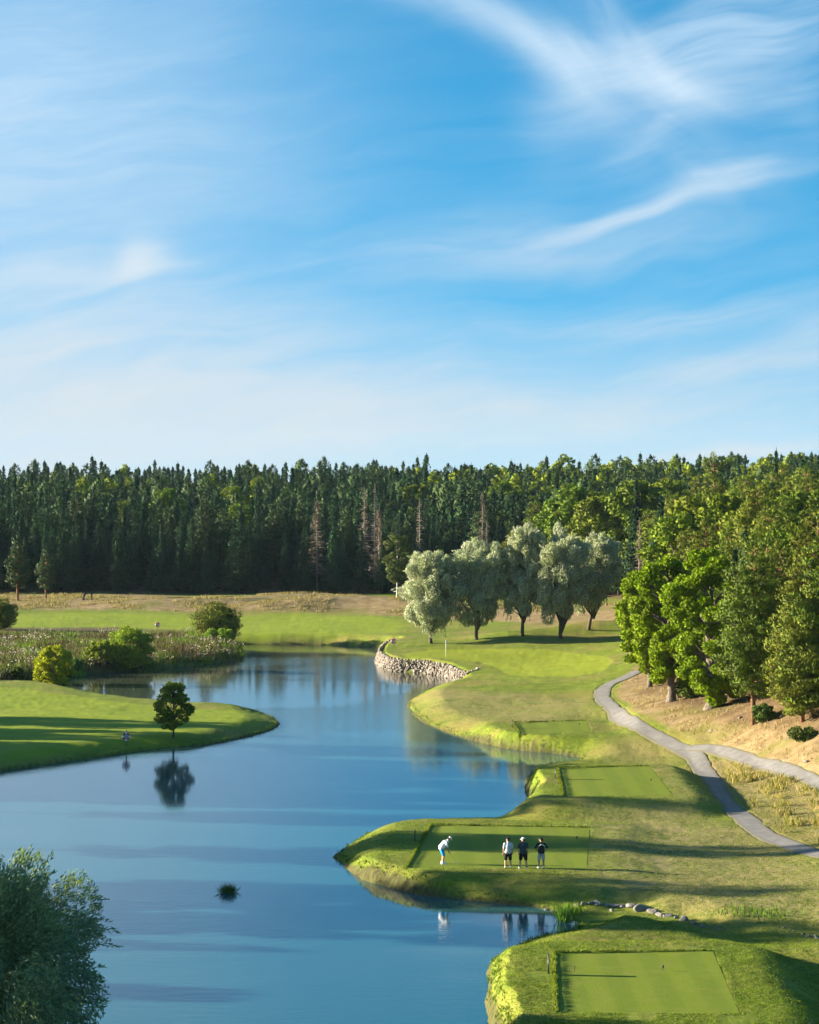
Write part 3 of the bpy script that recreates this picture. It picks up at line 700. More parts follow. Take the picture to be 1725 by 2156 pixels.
def broad(h, crown_r, z0, n_cl, cl_r, n_leaf, size, mat, flatten=1.0, lean=(0, 0), hole=.0, shape='ball', limb_r=.12, trunk_r=.3, fork=.3, seed=0):
    """round headed tree: leaf clumps carried by limbs; returns crown mesh and limb list"""
    parts, limbs = [], []
    cz = (h + z0) / 2; rz = (h - z0) / 2
    pts = []
    tries = 0
    while len(pts) < n_cl and tries < n_cl * 60:
        tries += 1
        d = rand_unit(1)[0]; rad = rng.uniform(.35, 1.0)**.45
        if shape == 'egg': wz = .92 - .42 * d[2]
        elif shape == 'column': wz = .9 + .15 * math.sin(d[2] * 3)
        else: wz = 1.0
        p = np.array([d[0] * crown_r * rad * wz, d[1] * crown_r * rad * wz * flatten, cz + d[2] * rz * rad]) + np.array([lean[0] * d[2], lean[1] * d[2], 0])
        if pts and min(np.linalg.norm(p - q_) for q_ in pts) < cl_r * .72 * (1 + hole): continue
        pts.append(p)
    for i, p in enumerate(pts):
        w = cl_r * rng.uniform(.7, 1.25)
        parts.append(clump(p, w, w * .72, int(n_leaf * (w / cl_r)**2), size))
        if i % 2 == 0:
            zs = max(z0 * .75, min(p[2] - .2 * np.hypot(p[0], p[1]) - .5, h * .85)) * rng.uniform(.8, 1)
            zs = max(zs, z0 * fork + .3)
            limbs.append(([(0, 0, zs), (p[0] * .4, p[1] * .4, zs + (p[2] - zs) * .55), tuple(p)], [limb_r * (1.15 - .7 * zs / h), limb_r * .5, .02]))
    return leafmesh('crown', parts, M[mat]), limbs
def willow_crown(h, r, z0, n_cl, per, size, mat, cols=(.0,), strand=1.0, lean=(0, 0), shoots=0):
    """willow: billowing masses with fine sprays that arch out and hang down round the edge"""
    parts, limbs = [], []
    cz = z0 + (h - z0) * .5; rz = (h - z0) / 2
    for i in range(n_cl):
        d = rand_unit(1)[0]; rad = rng.uniform(.15, 1.0)**.5
        wz = 1.0 - .12 * d[2] if d[2] > -.3 else 1.0
        p = np.array([d[0] * r * rad * wz, d[1] * r * rad * wz, cz + d[2] * rz * rad * .93]) + np.array([lean[0] * d[2], lean[1] * d[2], 0])
        w = r * rng.uniform(.13, .25)
        n = int(per * (w / r / .22)**2)
        dd = rand_unit(n); pr = rng.uniform(.5, 1.05, n)**.6
        q_ = p + dd * pr[:, None] * np.array([w, w, w * rng.uniform(1.0, 1.5)])
        outw = q_ - np.array([0, 0, cz]); outw[:, 2] *= .5; outw /= np.linalg.norm(outw, axis=1)[:, None] + 1e-9
        hang = np.clip((cz + .2 * rz - q_[:, 2]) / rz, -.5, 1)[:, None]
        A = outw * (.9 - .5 * np.clip(hang, 0, 1)) + np.array([0, 0, -.9]) * (hang + .25) + np.array([0, 0, .5]) * (hang < -.1) + rand_unit(n) * .75
        A /= np.linalg.norm(A, axis=1)[:, None]; A = A * (size * rng.uniform(.6, 1.3, (n, 1)))
        parts.append((q_, A, frame_for(A) * (size * .24 * rng.uniform(.7, 1.3, (n, 1))), dd * .5 + rand_unit(n) * .4))
        if rng.random() < .6 * strand and d[2] < .45:
            for _ in range(3):
                L = rng.uniform(.5, 1.9) * strand; m = int(L / (size * .30)); s = np.linspace(0, 1, m)
                o = p + rand_unit(1)[0] * w * .8
                od = outw[0]
                c = o + np.stack([od[0] * .25 * L * s, od[1] * .25 * L * s, -L * s**1.2], 1) + rng.normal(0, .05 + .10 * (1 - s)[:, None], (m, 3))
                A = np.tile([0, 0, -1.0], (m, 1)) + rand_unit(m) * .5; A *= size * rng.uniform(.6, 1.1, (m, 1))
                parts.append((c, A, frame_for(A) * size * .24))
        if shoots and d[2] > -.35 and rad > .55:
            for _ in range(shoots):      # long whips that stand out of the crown
                L = rng.uniform(.7, 1.5); m = int(L / (size * .32)); s = np.linspace(0, 1, m); o = p + rand_unit(1)[0] * w * .6
                od = d * .8 + rand_unit(1)[0] * .5 + np.array([0, 0, .35]); od /= np.linalg.norm(od)
                c = o + od * (L * s)[:, None] + np.array([0, 0, -.35 * L]) * (s**2)[:, None] + rng.normal(0, .03 + .07 * (1 - s)[:, None], (m, 3))
                A = np.tile(od + np.array([0, 0, -.3]), (m, 1)) + rand_unit(m) * .8; A *= size * rng.uniform(.6, 1.1, (m, 1))
                parts.append((c, A, frame_for(A) * size * .24))
        if i % 5 == 0: limbs.append(([(0, 0, z0 * .8), (p[0] * .4, p[1] * .4, z0 + (p[2] - z0) * .45), tuple(p)], [.13, .07, .02]))
    return leafmesh('crown', parts, M[mat]), limbs
def snag(h, r, seed=0, needles=.3):
    b = MB(); b.tube([(0, 0, 0), (.05, 0, h * .5), (0, .05, h)], [.16, .10, .02], 7)
    z = h * .2; C = []
    while z < h * .97:
        u = z / h
        for j in range(rng.integers(4, 7)):
            a = rng.uniform(0, 6.28); L = r * (1.05 - u) * rng.uniform(.4, 1.15) + .12
            d = Vector((math.cos(a), math.sin(a), 0)); dr = rng.uniform(-.1, .5)
            p0 = Vector((0, 0, z)); p1 = p0 + d * L * .55 + Vector((0, 0, -dr * L * .4)); p2 = p0 + d * L + Vector((0, 0, -dr * L * .6))
            b.tube([p0, p1, p2], [.035, .022, .008], 4, cap=False)
            for s in (.4, .6, .8, 1.0):
                q_ = p0.lerp(p2, s); s_ = Vector((-d.y, d.x, rng.uniform(-.7, .1))) * L * .22 * rng.choice([-1, 1])
                b.tube([q_, q_ + s_], [.014, .005], 3, cap=False); C.append(np.array(q_ + s_ * .6))
        z += rng.uniform(.22, .4)
    C = np.array(C); C = np.repeat(C, 2, 0) + rng.normal(0, .08, (len(C) * 2, 3)); n = len(C)
    k = rng.random(n) < needles; C = C[k]; n = len(C); A = rand_unit(n) * .16; A[:, 2] -= .08
    return b.mesh('trunk', M['dead']), leafmesh('crown', [(C, A, frame_for(A) * .05)], M['deadneedle'])

class Tree:
    """one kind: a thing with its trunk and crown; later ones are copies that share the meshes"""
    def __init__(s, name, trunk_me, crown_me): s.name, s.tm, s.cm = name, trunk_me, crown_me
    def place(s, x, y, z, label, cat='tree', group=None, rz=None, sc=1.0, sz=None):
        rz = rng.uniform(0, 6.28) if rz is None else rz
        e = empty(s.name, (x, y, z), rz, (sc, sc, sc * (sz or 1.0))); tag(e, label, cat, group)
        if s.tm: obj('trunk', s.tm, e)
        if s.cm: obj('crown', s.cm, e)
        return e
def mk_spruce(h, r, **k):
    return Tree('spruce_tree', trunk_mesh('trunk', M['bark'], [(0, 0, -.4), (0, 0, h * .5), (0, 0, h * .97)], [.2, .12, .02], n=6), spruce(h, r, **k))
def mk_pine(h, r, bark='pinebark', tr=.17, **k):
    mat = k.pop('mat', 'pine'); cm, limbs = pine(h, r, mat=mat, **k)
    b = [(rng.normal(0, .08) * (i > 0), rng.normal(0, .08) * (i > 0), z) for i, z in enumerate((-.4, h * .3, h * .6, h * .96))]
    return Tree('pine_tree', trunk_mesh('trunk', M[bark], b, [tr, tr * .85, tr * .55, .03], limbs[::1]), cm)
def mk_broad(name, h, r, z0, bark='bark', tr=.28, bend=.3, **k):
    cm, limbs = broad(h, r, z0, trunk_r=tr, **k)
    return Tree(name, trunk_mesh('trunk', M[bark], [(0, 0, -.4), (0, 0, .25), (bend * .3, 0, z0 * .6), (bend * .2, .1, z0 + (h - z0) * .35), (0, 0, z0 + (h - z0) * .75)], [tr * 1.5, tr * 1.05, tr * .85, tr * .5, .04], limbs), cm)

# forest kinds -------------------------------------------------
SP = [mk_spruce(h, r, q=q, gap=g) for h, r, q, g in [(15, 3.1, 1, .03), (16.5, 2.8, 1, .08), (13.5, 3.3, 1, .05), (17, 3.5, 1, .12), (12, 2.7, 1, .1), (15.5, 3.9, 1, .05)]]
PF = [mk_pine(h, r, bark='farbark', mat='farpine', q=.8, size=.30, base=b, round_top=rt) for h, r, b, rt in [(15.5, 2.7, .34, .8), (14, 3.0, .38, 1.0), (16.5, 2.5, .30, .5)]]
BF = [mk_broad('broadleaf_tree', h, r, z0, n_cl=n, cl_r=1.0, n_leaf=150, size=.24, mat=m) for h, r, z0, n, m in [(14, 3.4, 3, 60, 'broad'), (12.5, 2.8, 2.5, 45, 'birch'), (15.5, 3.8, 3.5, 75, 'broad')]]
placed = []
def too_close(x, y, d): return any((x - a)**2 + (y - b)**2 < d * d for a, b in placed[-400:])
def in_view(x, d, pad=1.06): return abs(x) < .186 * d * pad + 2
cnt = dict(s=0, p=0, b=0); LIM = dict(s=262, p=85, b=110)
LB = dict(s='dark spruce standing in the dense forest wall beyond the meadow', p='round topped pine standing among the spruces of the far forest', b='light green broadleaf tree growing inside the far forest')
GP = dict(s='spruces of the far forest', p='pines of the far forest', b='broadleaf trees of the far forest')
far_pts = []
rows = []
y = 393.0
while y < 700:
    step = 3.9 if y < 440 else (5.0 if y < 520 else 6.4)
    x = -.28 * y - 30
    while x < .30 * y + 30:
        rows.append((x + rng.normal(0, step * .3), y + rng.normal(0, step * .3), step)); x += step * rng.uniform(.8, 1.25)
    y += step
for x, y, step in rows:
    if z_forest(np.array([x]), np.array([y]))[0] < 1.0: continue
    if x > 30 and y < 396: continue
    mixn = float(fbm(np.array([x]), np.array([y]), 45, 14, 2)[0]); u = rng.random()
    right = sstep(-10, 70, np.array([x]))[0]
    if u < (.26 * right + (.22 if y > 500 and x > 0 else 0) + (.07 if mixn > .25 and y > 440 else 0) + (.02 if y > 430 else 0)): k = 'b'
    elif u < .20 + .40 * right + (.12 if y > 480 else 0): k = 'p'
    else: k = 's'
    z = hz(x, y, False) - .1
    front = y < 425
    sc = rng.uniform(.62, 1.0) * (.92 if y < 404 else 1.0) * (1.14 if rng.random() < .06 else 1)
    if y < 402 and k == 'p': k = 's'
    if in_view(x, y) and cnt[k] < LIM[k] and y < 560:
        cnt[k] += 1
        T = {'s': SP, 'p': PF, 'b': BF}[k]; T = T[rng.integers(len(T))]
        T.place(x, y, z, LB[k], group=GP[k], sc=sc, sz=rng.uniform(.95, 1.12))
    else: far_pts.append((x, y, z, sc, k))
print('far forest individuals', cnt, 'rest', len(far_pts))
# the rest of the wood, one mass
lowS = spruce(15, 3.0, q=.62, size=.62); lowP, _ = pine(15, 2.4, q=.45, size=.55, base=.4, round_top=.9, mat='farpine'); lowB, _ = broad(13, 3.2, 3, 30, 1.2, 60, .42, 'broad')
def me_nr(me):
    v = np.empty(len(me.vertices) * 3, np.float32); me.attributes['nrm'].data.foreach_get('vector', v); return v.reshape(-1, 3)
def me_np(me):
    v = np.empty(len(me.vertices) * 3, np.float32); me.vertices.foreach_get('co', v); return v.reshape(-1, 3)
LV = {'s': me_np(lowS), 'p': me_np(lowP), 'b': me_np(lowB)}
MI = {'s': 0, 'p': 1, 'b': 2}; LN = {'s': me_nr(lowS), 'p': me_nr(lowP), 'b': me_nr(lowB)}
VV, FM, NN = [], [], []
for x, y, z, sc, k in far_pts:
    if not in_view(x, y, 1.45): continue
    if y > 640 and not in_view(x, y, 1.12): continue
    a = rng.uniform(0, 6.28); c, s_ = math.cos(a) * sc, math.sin(a) * sc; v = LV[k]
    VV.append(np.stack([v[:, 0] * c - v[:, 1] * s_ + x, v[:, 0] * s_ + v[:, 1] * c + y, v[:, 2] * sc * rng.uniform(.95, 1.1) + z], 1)); FM.append(np.full(len(v) // 4, MI[k]))
    nn = LN[k]; c /= sc; s_ /= sc; NN.append(np.stack([nn[:, 0] * c - nn[:, 1] * s_, nn[:, 0] * s_ + nn[:, 1] * c, nn[:, 2]], 1))
VV = np.concatenate(VV); FM = np.concatenate(FM)
tag(obj('forest', np_mesh('forest', VV, np.arange(len(VV)).reshape(-1, 4), [M['spruce'], M['farpine'], M['broad']], fmat=FM, attrs=dict(nrm=np.concatenate(NN)))), 'distant dark conifer forest rising behind the front trees', 'forest', kind='stuff')
print('far quads', len(FM))
# ------------------------------------------------------------------ named trees of the course
WILL = [  # foot of the trunk in the frame, crown radius, height, crown foot, lean, words
  (907, 1355, 3.75, 12.6, 1.9, (0, 0), 'leftmost silver green willow, sunlit, nearest the putting green flag'),
  (1003, 1347, 3.75, 13.6, 2.1, (.5, 0), 'second silver green willow from the left in the row behind the green'),
  (1100, 1338, 3.0, 14.6, 2.6, (.6, 0), 'middle willow of the row behind the green, tallest with a bare lower trunk'),
  (1180, 1344, 4.1, 14.1, 2.5, (.4, 0), 'broad bright willow with forked trunk, fourth from the left behind the green'),
  (1240, 1327, 4.0, 12.6, 2.4, (1.6, 0), 'rightmost dark shaded willow with a leaning trunk beyond the putting green')]
for X, Y, r, h, z0, lean, lb in WILL:
    x, y, z = hit(X, Y)
    cm, limbs = willow_crown(h, r * .96, z0 - .55, 150, 520, .18, 'willow', lean=lean, strand=.9, shoots=2)
    b = MB(); b.tube([(0, 0, -.4), (0, 0, .3), (-.1 + lean[0] * .3, 0, z0 * .9), (lean[0] * .8, 0, h * .45), (lean[0], 0, h * .7)], [.36, .24, .18, .11, .03], 9)
    if 'forked' in lb: b.tube([(0, 0, .6), (.7, .1, 2.2), (1.7, .1, 4.4)], [.25, .18, .08], 8)
    for lp, lr in limbs: b.tube([Vector(p) + Vector((lean[0] * .4, 0, 0)) for p in lp], lr, 5)
    Tree('willow_tree', b.mesh('trunk', M['bark']), cm).place(x, y, z, lb, 'willow', 'willows behind the putting green', rz=0)
# oaks beside the path
def oak(X, Y, r, h, z0, n_cl, lb, lean=(0, 0), tr=.42, seed=0):
    x, y, z = hit(X, Y)
    cm, limbs = broad(h, r, z0, n_cl, .74, 460, .145, 'oak', lean=lean, hole=.0, fork=.55, limb_r=.17, shape='ball')
    b = MB(); b.tube([(0, 0, -.5), (0, 0, .15), (.05, 0, .7), (-.1, 0, 2.6), (-.3, 0, h * .45), (-.1, 0, h * .72)], [tr * 1.9, tr * 1.25, tr, tr * .8, tr * .55, .05], 12)
    for lp, lr in limbs: b.tube([Vector(p) + Vector((random.uniform(-.2, .2), 0, random.uniform(-.2, .2))) * (i == 1) for i, p in enumerate(lp)], [q * 1.1 for q in lr], 6)
    Tree('oak_tree', b.mesh('trunk', M['oakbark']), cm).place(x, y, z, lb, 'oak', rz=0)
oak(1500, 1490, 4.0, 13.6, .7, 125, 'bright green oak with a stout pale trunk, nearest the gravel path', (-.7, 0), .50)
oak(1414, 1477, 3.9, 12.6, 1.2, 110, 'darker oak left of the bright one, its rough trunk at the path bend', (-1.0, 0), .36)
oak(1368, 1447, 3.2, 11.0, 1.0, 75, 'smaller oak furthest left in the clump, thin trunk above the path end', (-.6, 0), .24)
# lone trees
x, y, z = hit(365, 1554)
lin = mk_broad('linden_tree', 4.9, 1.6, .8, n_cl=110, cl_r=.32, n_leaf=70, size=.105, mat='linden', shape='egg', limb_r=.05, tr=.095, bend=.05)
lin.place(x, y, z, 'small round dark green tree standing alone on the grass spit', 'tree', rz=0)
# birch at the forest edge left of the willows
bt = mk_broad('birch_tree', 11.5, 2.5, 2.0, bark='birchbark', n_cl=60, cl_r=.75, n_leaf=150, size=.17, mat='birch', shape='column', tr=.13, limb_r=.06)
x, y = P(836, 1262, 1.6); bt.place(x, y, hz(x, y), 'tall yellow green birch at the forest edge left of the willow row', 'birch')
x, y = P(930, 1266, 1.6)
cm, lm = broad(9, 1.6, 4.5, 22, .7, 90, .17, 'birch', limb_r=.05)
Tree('birch_tree', trunk_mesh('trunk', M['birchbark'], [(0, 0, -.3), (-.25, 0, 3), (-.6, 0, 8)], [.12, .10, .03], lm), cm).place(x, y, hz(x, y), 'slim birch with leaning white trunk behind the first willow', 'birch', rz=0)
# two free standing pines at the left forest edge
pe = mk_pine(9.5, 1.9, mat='farpine', q=1.0, size=.24, base=.22, round_top=.3)
for X, Y, sc, lb in [(38, 1266, 1.15, 'bushy young pine at the left forest edge, in front of the spruces'), (97, 1262, .95, 'slender lone pine with bare lower trunk at the left forest edge')]:
    x, y = P(X, Y, 1.6); pe.place(x, y, hz(x, y), lb, 'pine', sc=sc)
x, y = P(560, 1258, 1.6)
# grey dead trees in the forest
SN = [snag(14, 1.7, needles=.25), snag(12, 2.2, needles=1.0), snag(13, 1.4, needles=.05)]
for X, ytop, d, k, lb in [(668, 1052, 399, 1, 'brownish dead conifer in the forest left of the grey snags'), (768, 1024, 400, 0, 'pale grey dead spruce, left one of the tall pair in the forest'), (790, 1020, 400, 2, 'pale grey dead spruce, right one of the tall pair in the forest'),
      (798, 1072, 394, 1, 'large reddish brown dead spruce hanging low before the forest wall'), (884, 1048, 400, 2, 'thin grey dead tree poking up near the forest centre'), (1017, 1035, 396, 0, 'grey dead spruce with spreading bare branches above the second willow'),
      (1026, 1095, 393, 2, 'short grey dead tree just above the second willow'), (1347, 1090, 335, 0, 'bare grey dead spruce between the dark willow and the oaks'), (1392, 1098, 330, 2, 'thin bare dead tree behind the oak clump'), (835, 1105, 397, 2, 'small grey dead tree right of the brown one')]:
    x = (X - CX) / F * d; zt = CAMH - (ytop - 1000) / F * d; z = hz(x, d, False); tm, cmn = SN[k]
    h0 = (14, 12, 13)[k]
    Tree('dead_tree', tm, cmn).place(x, d, z, lb, 'dead tree', 'dead trees standing in the forest', sz=1.0, sc=max(.4, (zt - z) / h0))
# big broadleaf trees before the wood, above the dark willow
bigb = [mk_broad('broadleaf_tree', 17, 4.3, 2.5, n_cl=120, cl_r=1.15, n_leaf=230, size=.27, mat='broad'), mk_broad('broadleaf_tree', 16, 5.0, 2.5, n_cl=130, cl_r=1.2, n_leaf=230, size=.27, mat='broad')]
for X, ytop, d, k, lb in [(1215, 1022, 385, 0, 'big light green broadleaf tree rising above the fourth willow'), (1262, 1040, 375, 1, 'wide dense broadleaf tree above the dark shaded willow'), (1345, 1016, 372, 1, 'big round broadleaf tree left of the pine slope'),
      (1410, 1010, 392, 0, 'round broadleaf crown half hidden behind the pine slope'), (1180, 1050, 392, 0, 'broadleaf tree at the back edge left of the big light green one')]:
    x = (X - CX) / F * d; z = hz(x, d, False); zt = CAMH - (ytop - 1000) / F * d; sc = (zt - z) / (17, 16)[k]
    bigb[k].place(x, d, z, lb, 'tree', sc=sc)
# the pine slope on the right
NP_ = [mk_pine(h, r, q=1.15, size=.165, base=b, round_top=rt, tr=.2) for h, r, b, rt in [(14, 3.3, .05, .35), (13, 2.9, .10, .5), (15, 3.0, .16, .7), (12, 3.2, .04, .3), (16, 3.0, .24, .9)]]
SL = SP[:3]
HERO = [(1587, 1526, 2, 1.0, 'pine with a bare reddish trunk standing right of the bright oak'), (1690, 1520, 0, .92, 'low spreading pine with branches to the ground at the right edge'), (1640, 1478, 1, 1.0, 'full pine right of the bare trunked one'), (1735, 1500, 3, 1.15, 'wide dense pine cut by the right edge of the view')]
for X, Y, k, sc, lb in HERO:
    x, y, z = hit(X, Y); NP_[k].place(x, y, z, lb, 'pine', sc=sc); placed.append((x, y))
n_slope = 0
cand = []
for yy in np.arange(174, 400, 3.1):
    for xx in np.arange(20, max(.205 * yy + 12, 55), 3.3): cand.append((xx + rng.normal(0, 1.0), yy + rng.normal(0, 1.0)))
cand.sort(key=lambda p: p[1])
for x, y in cand:
    if z_forest(np.array([x]), np.array([y]))[0] < 1.0 or y > 396 or abs(x) > .192 * y + 15: continue
    if x < .120 * y and y < 260: continue
    if any((x - a)**2 + (y - b)**2 < (3.1 if y < 240 else 4.1)**2 for a, b in placed): continue
    placed.append((x, y)); z = hz(x, y, False) - .1
    u = rng.random(); lim = CAMH + .0072 * y + max(0, (x / y - .13)) * 22 - (.8 if y < 240 else 0)          # keep the skyline where the photograph has it
    if u < .66: T = NP_[rng.integers(5)]; lb = 'pine on the wooded slope behind the oaks'; cat = 'pine'; gp = 'pines of the right hand slope'; h0 = 14
    elif u < .86: T = BF[rng.integers(3)]; lb = 'broadleaf tree among the pines of the wooded slope'; cat = 'tree'; gp = 'broadleaf trees of the right hand slope'; h0 = 14
    else: T = SL[rng.integers(3)]; lb = 'spruce among the pines of the wooded slope'; cat = 'spruce'; gp = 'spruces of the right hand slope'; h0 = 15
    sc = rng.uniform(.78, 1.12)
    sc = min(sc, (lim + rng.uniform(-1.5, 1.2) - z) / h0)
    if sc < .45: sc = .5
    T.place(x, y, z, lb, cat, gp, sc=sc, sz=rng.uniform(.95, 1.08)); n_slope += 1
# a pine with a bare stem and a small round head above the skyline
cm, lm = pine(15, 1.3, q=1, size=.22, base=.84, round_top=1)
x, y = (1503 - CX) / F * 352, 352.0; z = hz(x, y, False); zt = CAMH + (1000 - 955) / F * 352
Tree('pine_tree', trunk_mesh('trunk', M['pinebark'], [(0, 0, -.3), (.1, 0, 7), (0, 0, 14.4)], [.2, .15, .04], lm), cm).place(x, y, z, 'pine with a tall bare stem and small round head above the skyline', 'pine', sc=(zt - z) / 15)
# near willow in the corner
cmn, limbs = willow_crown(8.3, 5.3, -2.5, 130, 1700, .105, 'nearwillow', strand=.9, shoots=9)
e = Tree('willow_tree', trunk_mesh('trunk', M['bark'], [(0, 0, -.5), (0, 0, 2), (.2, 0, 4.5), (0, 0, 6.3)], [.4, .3, .2, .05], limbs), cmn)
e.place(-17.7, 85.5, 0.3, 'large dark leafy willow filling the lower left corner beside the lake', 'willow', rz=0, sc=1.1)
# trees on the left bank, outside the view: they throw the long evening shadows
for x, y, k, sc in [(-54, 139.3, 2, 1.28), (-52, 126.8, 2, 1.2), (-52, 119.5, 0, 1.3), (-54, 113, 2, .7), (-56, 104, 0, .72), (-50, 153, 2, 1.05), (-60, 120, 2, .72), (-62, 171, 0, 1.25), (-57, 177, 2, 1.1), (-66, 182, 1, 1.2), (-70, 192, 0, 1.2), (-72, 167, 2, 1.2), (-80, 203, 1, 1.0), (-84, 178, 0, 1.3), (-60, 163, 1, 1.0)]:
    NPk = [BF[0], BF[2], PF[0]][k]; NPk.place(x, y, hz(x, y, False) - .1, 'tree on the left bank outside the view, casting a long shadow', 'tree', 'trees of the left bank', sc=sc)

# pines and shrubs of the marsh
bush_pine = Tree('pine_tree', trunk_mesh('trunk', M['bark'], [(0, 0, -.3), (.1, 0, 2), (0, 0, 4)], [.14, .1, .03], n=6), pine(4.8, 3.1, q=1.2, size=.16, base=.06, round_top=.9)[0])
x, y = P(457, 1342, 1.1); bush_pine.place(x, y, hz(x, y), 'bushy dark green pine on the marshy point by the far water', 'pine', sc=1.05)
x, y = P(2, 1328, 1.1); bush_pine.place(x, y, hz(x, y), 'dark low pine cut by the left edge beyond the marsh', 'pine', sc=.85)
def bush(name, X, Y, r, h, n_cl, cl, mat, lb, z=.9, size=.13, z0=.05, stem=False, nl=170):
    x, y = P(X, Y, z); cm, lm = broad(h, r, z0, n_cl, cl, nl, size, mat, limb_r=.05)
    Tree(name, trunk_mesh('trunk', M['bark'], [(0, 0, -.4), (0, 0, h * .3), (0, 0, h * .6)], [.09, .07, .02], lm, n=6), cm).place(x, y, hz(x, y), lb, 'shrub', rz=0)
bush('willow_shrub', 274, 1396, 2.65, 4.8, 90, .6, 'shrub', 'large round light green shrub in the middle of the marsh')
bush('yellow_shrub', 113, 1425, 2.1, 5.2, 80, .5, 'yellow', 'yellow green shrub leaning by the water left of the marsh')
bush('willow_shrub', 211, 1409, 1.65, 2.9, 45, .42, 'shrub', 'small globe shaped shrub on a short stem at the water edge', z=.3, z0=.5)
bush('willow_shrub', 458, 1352, 2.3, 1.7, 34, .5, 'shrub', 'low yellowish shrub spreading at the foot of the marsh pine')
bush('willow_shrub', 35, 1418, .7, 1.5, 12, .35, 'darkbush', 'small dark green shrub in the brown marsh grass at left')
bush('willow_shrub', 310, 1408, 1.1, 1.4, 20, .4, 'darkbush', 'dark shrub right below the large round one by the water', z=.4)
bush('willow_shrub', 155, 1415, 1.0, 1.9, 20, .4, 'darkbush', 'dark shrub between the yellow shrub and the globe shaped one', z=.5)
# saplings and bushes on the right slope
for X, Y, r, h, lb in [(1608, 1518, .9, 1.2, 'low green bush beside the bare trunked pine'), (1690, 1560, 1.0, .9, 'small leafy bush on the bare slope at the right edge'), (1450, 1470, 1.0, 1.3, 'young leafy bush between the two oak trunks')]:
    x, y, z = hit(X, Y); cm, lm = broad(h, r, .05, 22, .35, 120, .11, 'darkbush', limb_r=.03)
    Tree('bush', trunk_mesh('trunk', M['bark'], [(0, 0, -.2), (0, 0, h * .5)], [.05, .02], lm, n=5), cm).place(x, y, z, lb, 'bush', rz=0)
print('slope trees', n_slope)
# ------------------------------------------------------------------ stone wall, creek boulders
def rock_verts(n_rocks, centers, radii, sub=2, flat=.8):
    b = bmesh.new(); bmesh.ops.create_icosphere(b, subdivisions=sub, radius=1.0); b.verts.ensure_lookup_table()
    V0 = np.array([v.co[:] for v in b.verts]); F0 = np.array([[v.index for v in f.verts] for f in b.faces]); b.free()
    VV, FF = [], []
    for i in range(n_rocks):
        v = V0.copy()
        for _ in range(7):      # knock flats off the ball: angular field stone
            d = rand_unit(1)[0]; h = rng.uniform(.38, .78); s = v @ d; k = s > h; v[k] -= np.outer(s[k] - h, d)
        v += rng.normal(0, .02, v.shape)
        v *= radii[i] * rng.uniform(.75, 1.2, 3) * np.array([1, 1, flat])
        a = rng.uniform(0, 6.28); tilt = rng.normal(0, .35)
        c, s = math.cos(a), math.sin(a); v = np.stack([v[:, 0] * c - v[:, 1] * s, v[:, 0] * s + v[:, 1] * c, v[:, 2] + v[:, 0] * tilt * .5], 1)
        FF.append(F0 + len(V0) * i); VV.append(v + centers[i])
    return np.concatenate(VV), np.concatenate(FF)
wl = wall_line; seg = np.linalg.norm(np.diff(wl, axis=0), axis=1); cum = np.concatenate([[0], np.cumsum(seg)])
C_, Rr = [], []
_i = len(wl) // 3; _d = wl[_i + 1] - wl[_i]; _n = np.array([_d[1], -_d[0]]) / np.linalg.norm(_d); _q = wl[_i] + _n * .8
WSIGN = 1.0 if SHORE(np.array([_q[0]]), np.array([_q[1]]))[0] > 0 else -1.0      # towards the land
nrmc = []
for row in range(9):
    s = rng.uniform(0, .2)
    while s < cum[-1]:
        r = rng.uniform(.13, .29) * (1.1 if row < 2 else .92); i = min(np.searchsorted(cum, s), len(wl) - 1); i = max(i, 1)
        p = wl[i - 1] + (wl[i] - wl[i - 1]) * (s - cum[i - 1]) / seg[i - 1]; d = (wl[i] - wl[i - 1]) / seg[i - 1]
        n1 = np.array([d[1], -d[0]]); q1 = p + n1 * .5
        if cum[-1] * .4 > 0: n1 = n1 * WSIGN
        taper = min(1, (cum[-1] - s) / 3 + .5, s / 1.0 + .35); zt = 1.42 * taper
        u = row / 8; z = -.08 + zt * u + rng.normal(0, .04); off = -.22 + .42 * u + rng.normal(0, .05)
        if z > zt + .02: s += r * 2; continue
        C_.append([p[0] + n1[0] * off, p[1] + n1[1] * off, z]); Rr.append(r); s += r * rng.uniform(1.5, 1.95)
v, f = rock_verts(len(C_), np.array(C_), np.array(Rr), 2, .85)
tag(obj('stone_wall', np_mesh('stone_wall', v, f, M['wallstone'])), 'curved dry stone retaining wall of pale boulders holding up the putting green', 'wall')
# boulders along the creek
rk = [(1228, 1903, .34), (1246, 1900, .30), (1262, 1902, .42), (1281, 1903, .36), (1296, 1905, .40), (1312, 1907, .28), (1328, 1907, .46), (1352, 1912, .50), (1372, 1918, .38), (1392, 1924, .34), (1408, 1925, .46), (1424, 1930, .32), (1442, 1936, .48), (1462, 1944, .34),
      (1478, 1948, .28), (1494, 1950, .26), (1512, 1952, .2), (1288, 1916, .24), (1150, 1912, .20), (1163, 1920, .24), (1215, 1906, .2), (1186, 1925, .2), (1690, 1965, .22), (1702, 1970, .26), (1716, 1968, .2), (1722, 1972, .24), (1650, 1953, .16), (1672, 1958, .15)]
for i, (X, Y, r) in enumerate(rk):
    x, y, z = hit(X, Y + 4); r *= .68; v, f = rock_verts(1, np.zeros((1, 3)), [r], 3, rng.uniform(.5, .85)); v[:, 0] *= rng.uniform(.8, 1.35)
    d = 'large grey' if r > .5 else ('grey' if r > .34 else 'small grey')
    side = 'at the mouth of the creek by the reeds' if X < 1225 else ('in the rocky creek behind the near tee' if X < 1600 else 'in the creek at the right edge')
    tag(obj('boulder', np_mesh('boulder', v, f, M['boulder']), loc=(x, y, max(z, 0) + r * .08)), f'{d} boulder {side}', 'boulder', 'boulders along the creek')
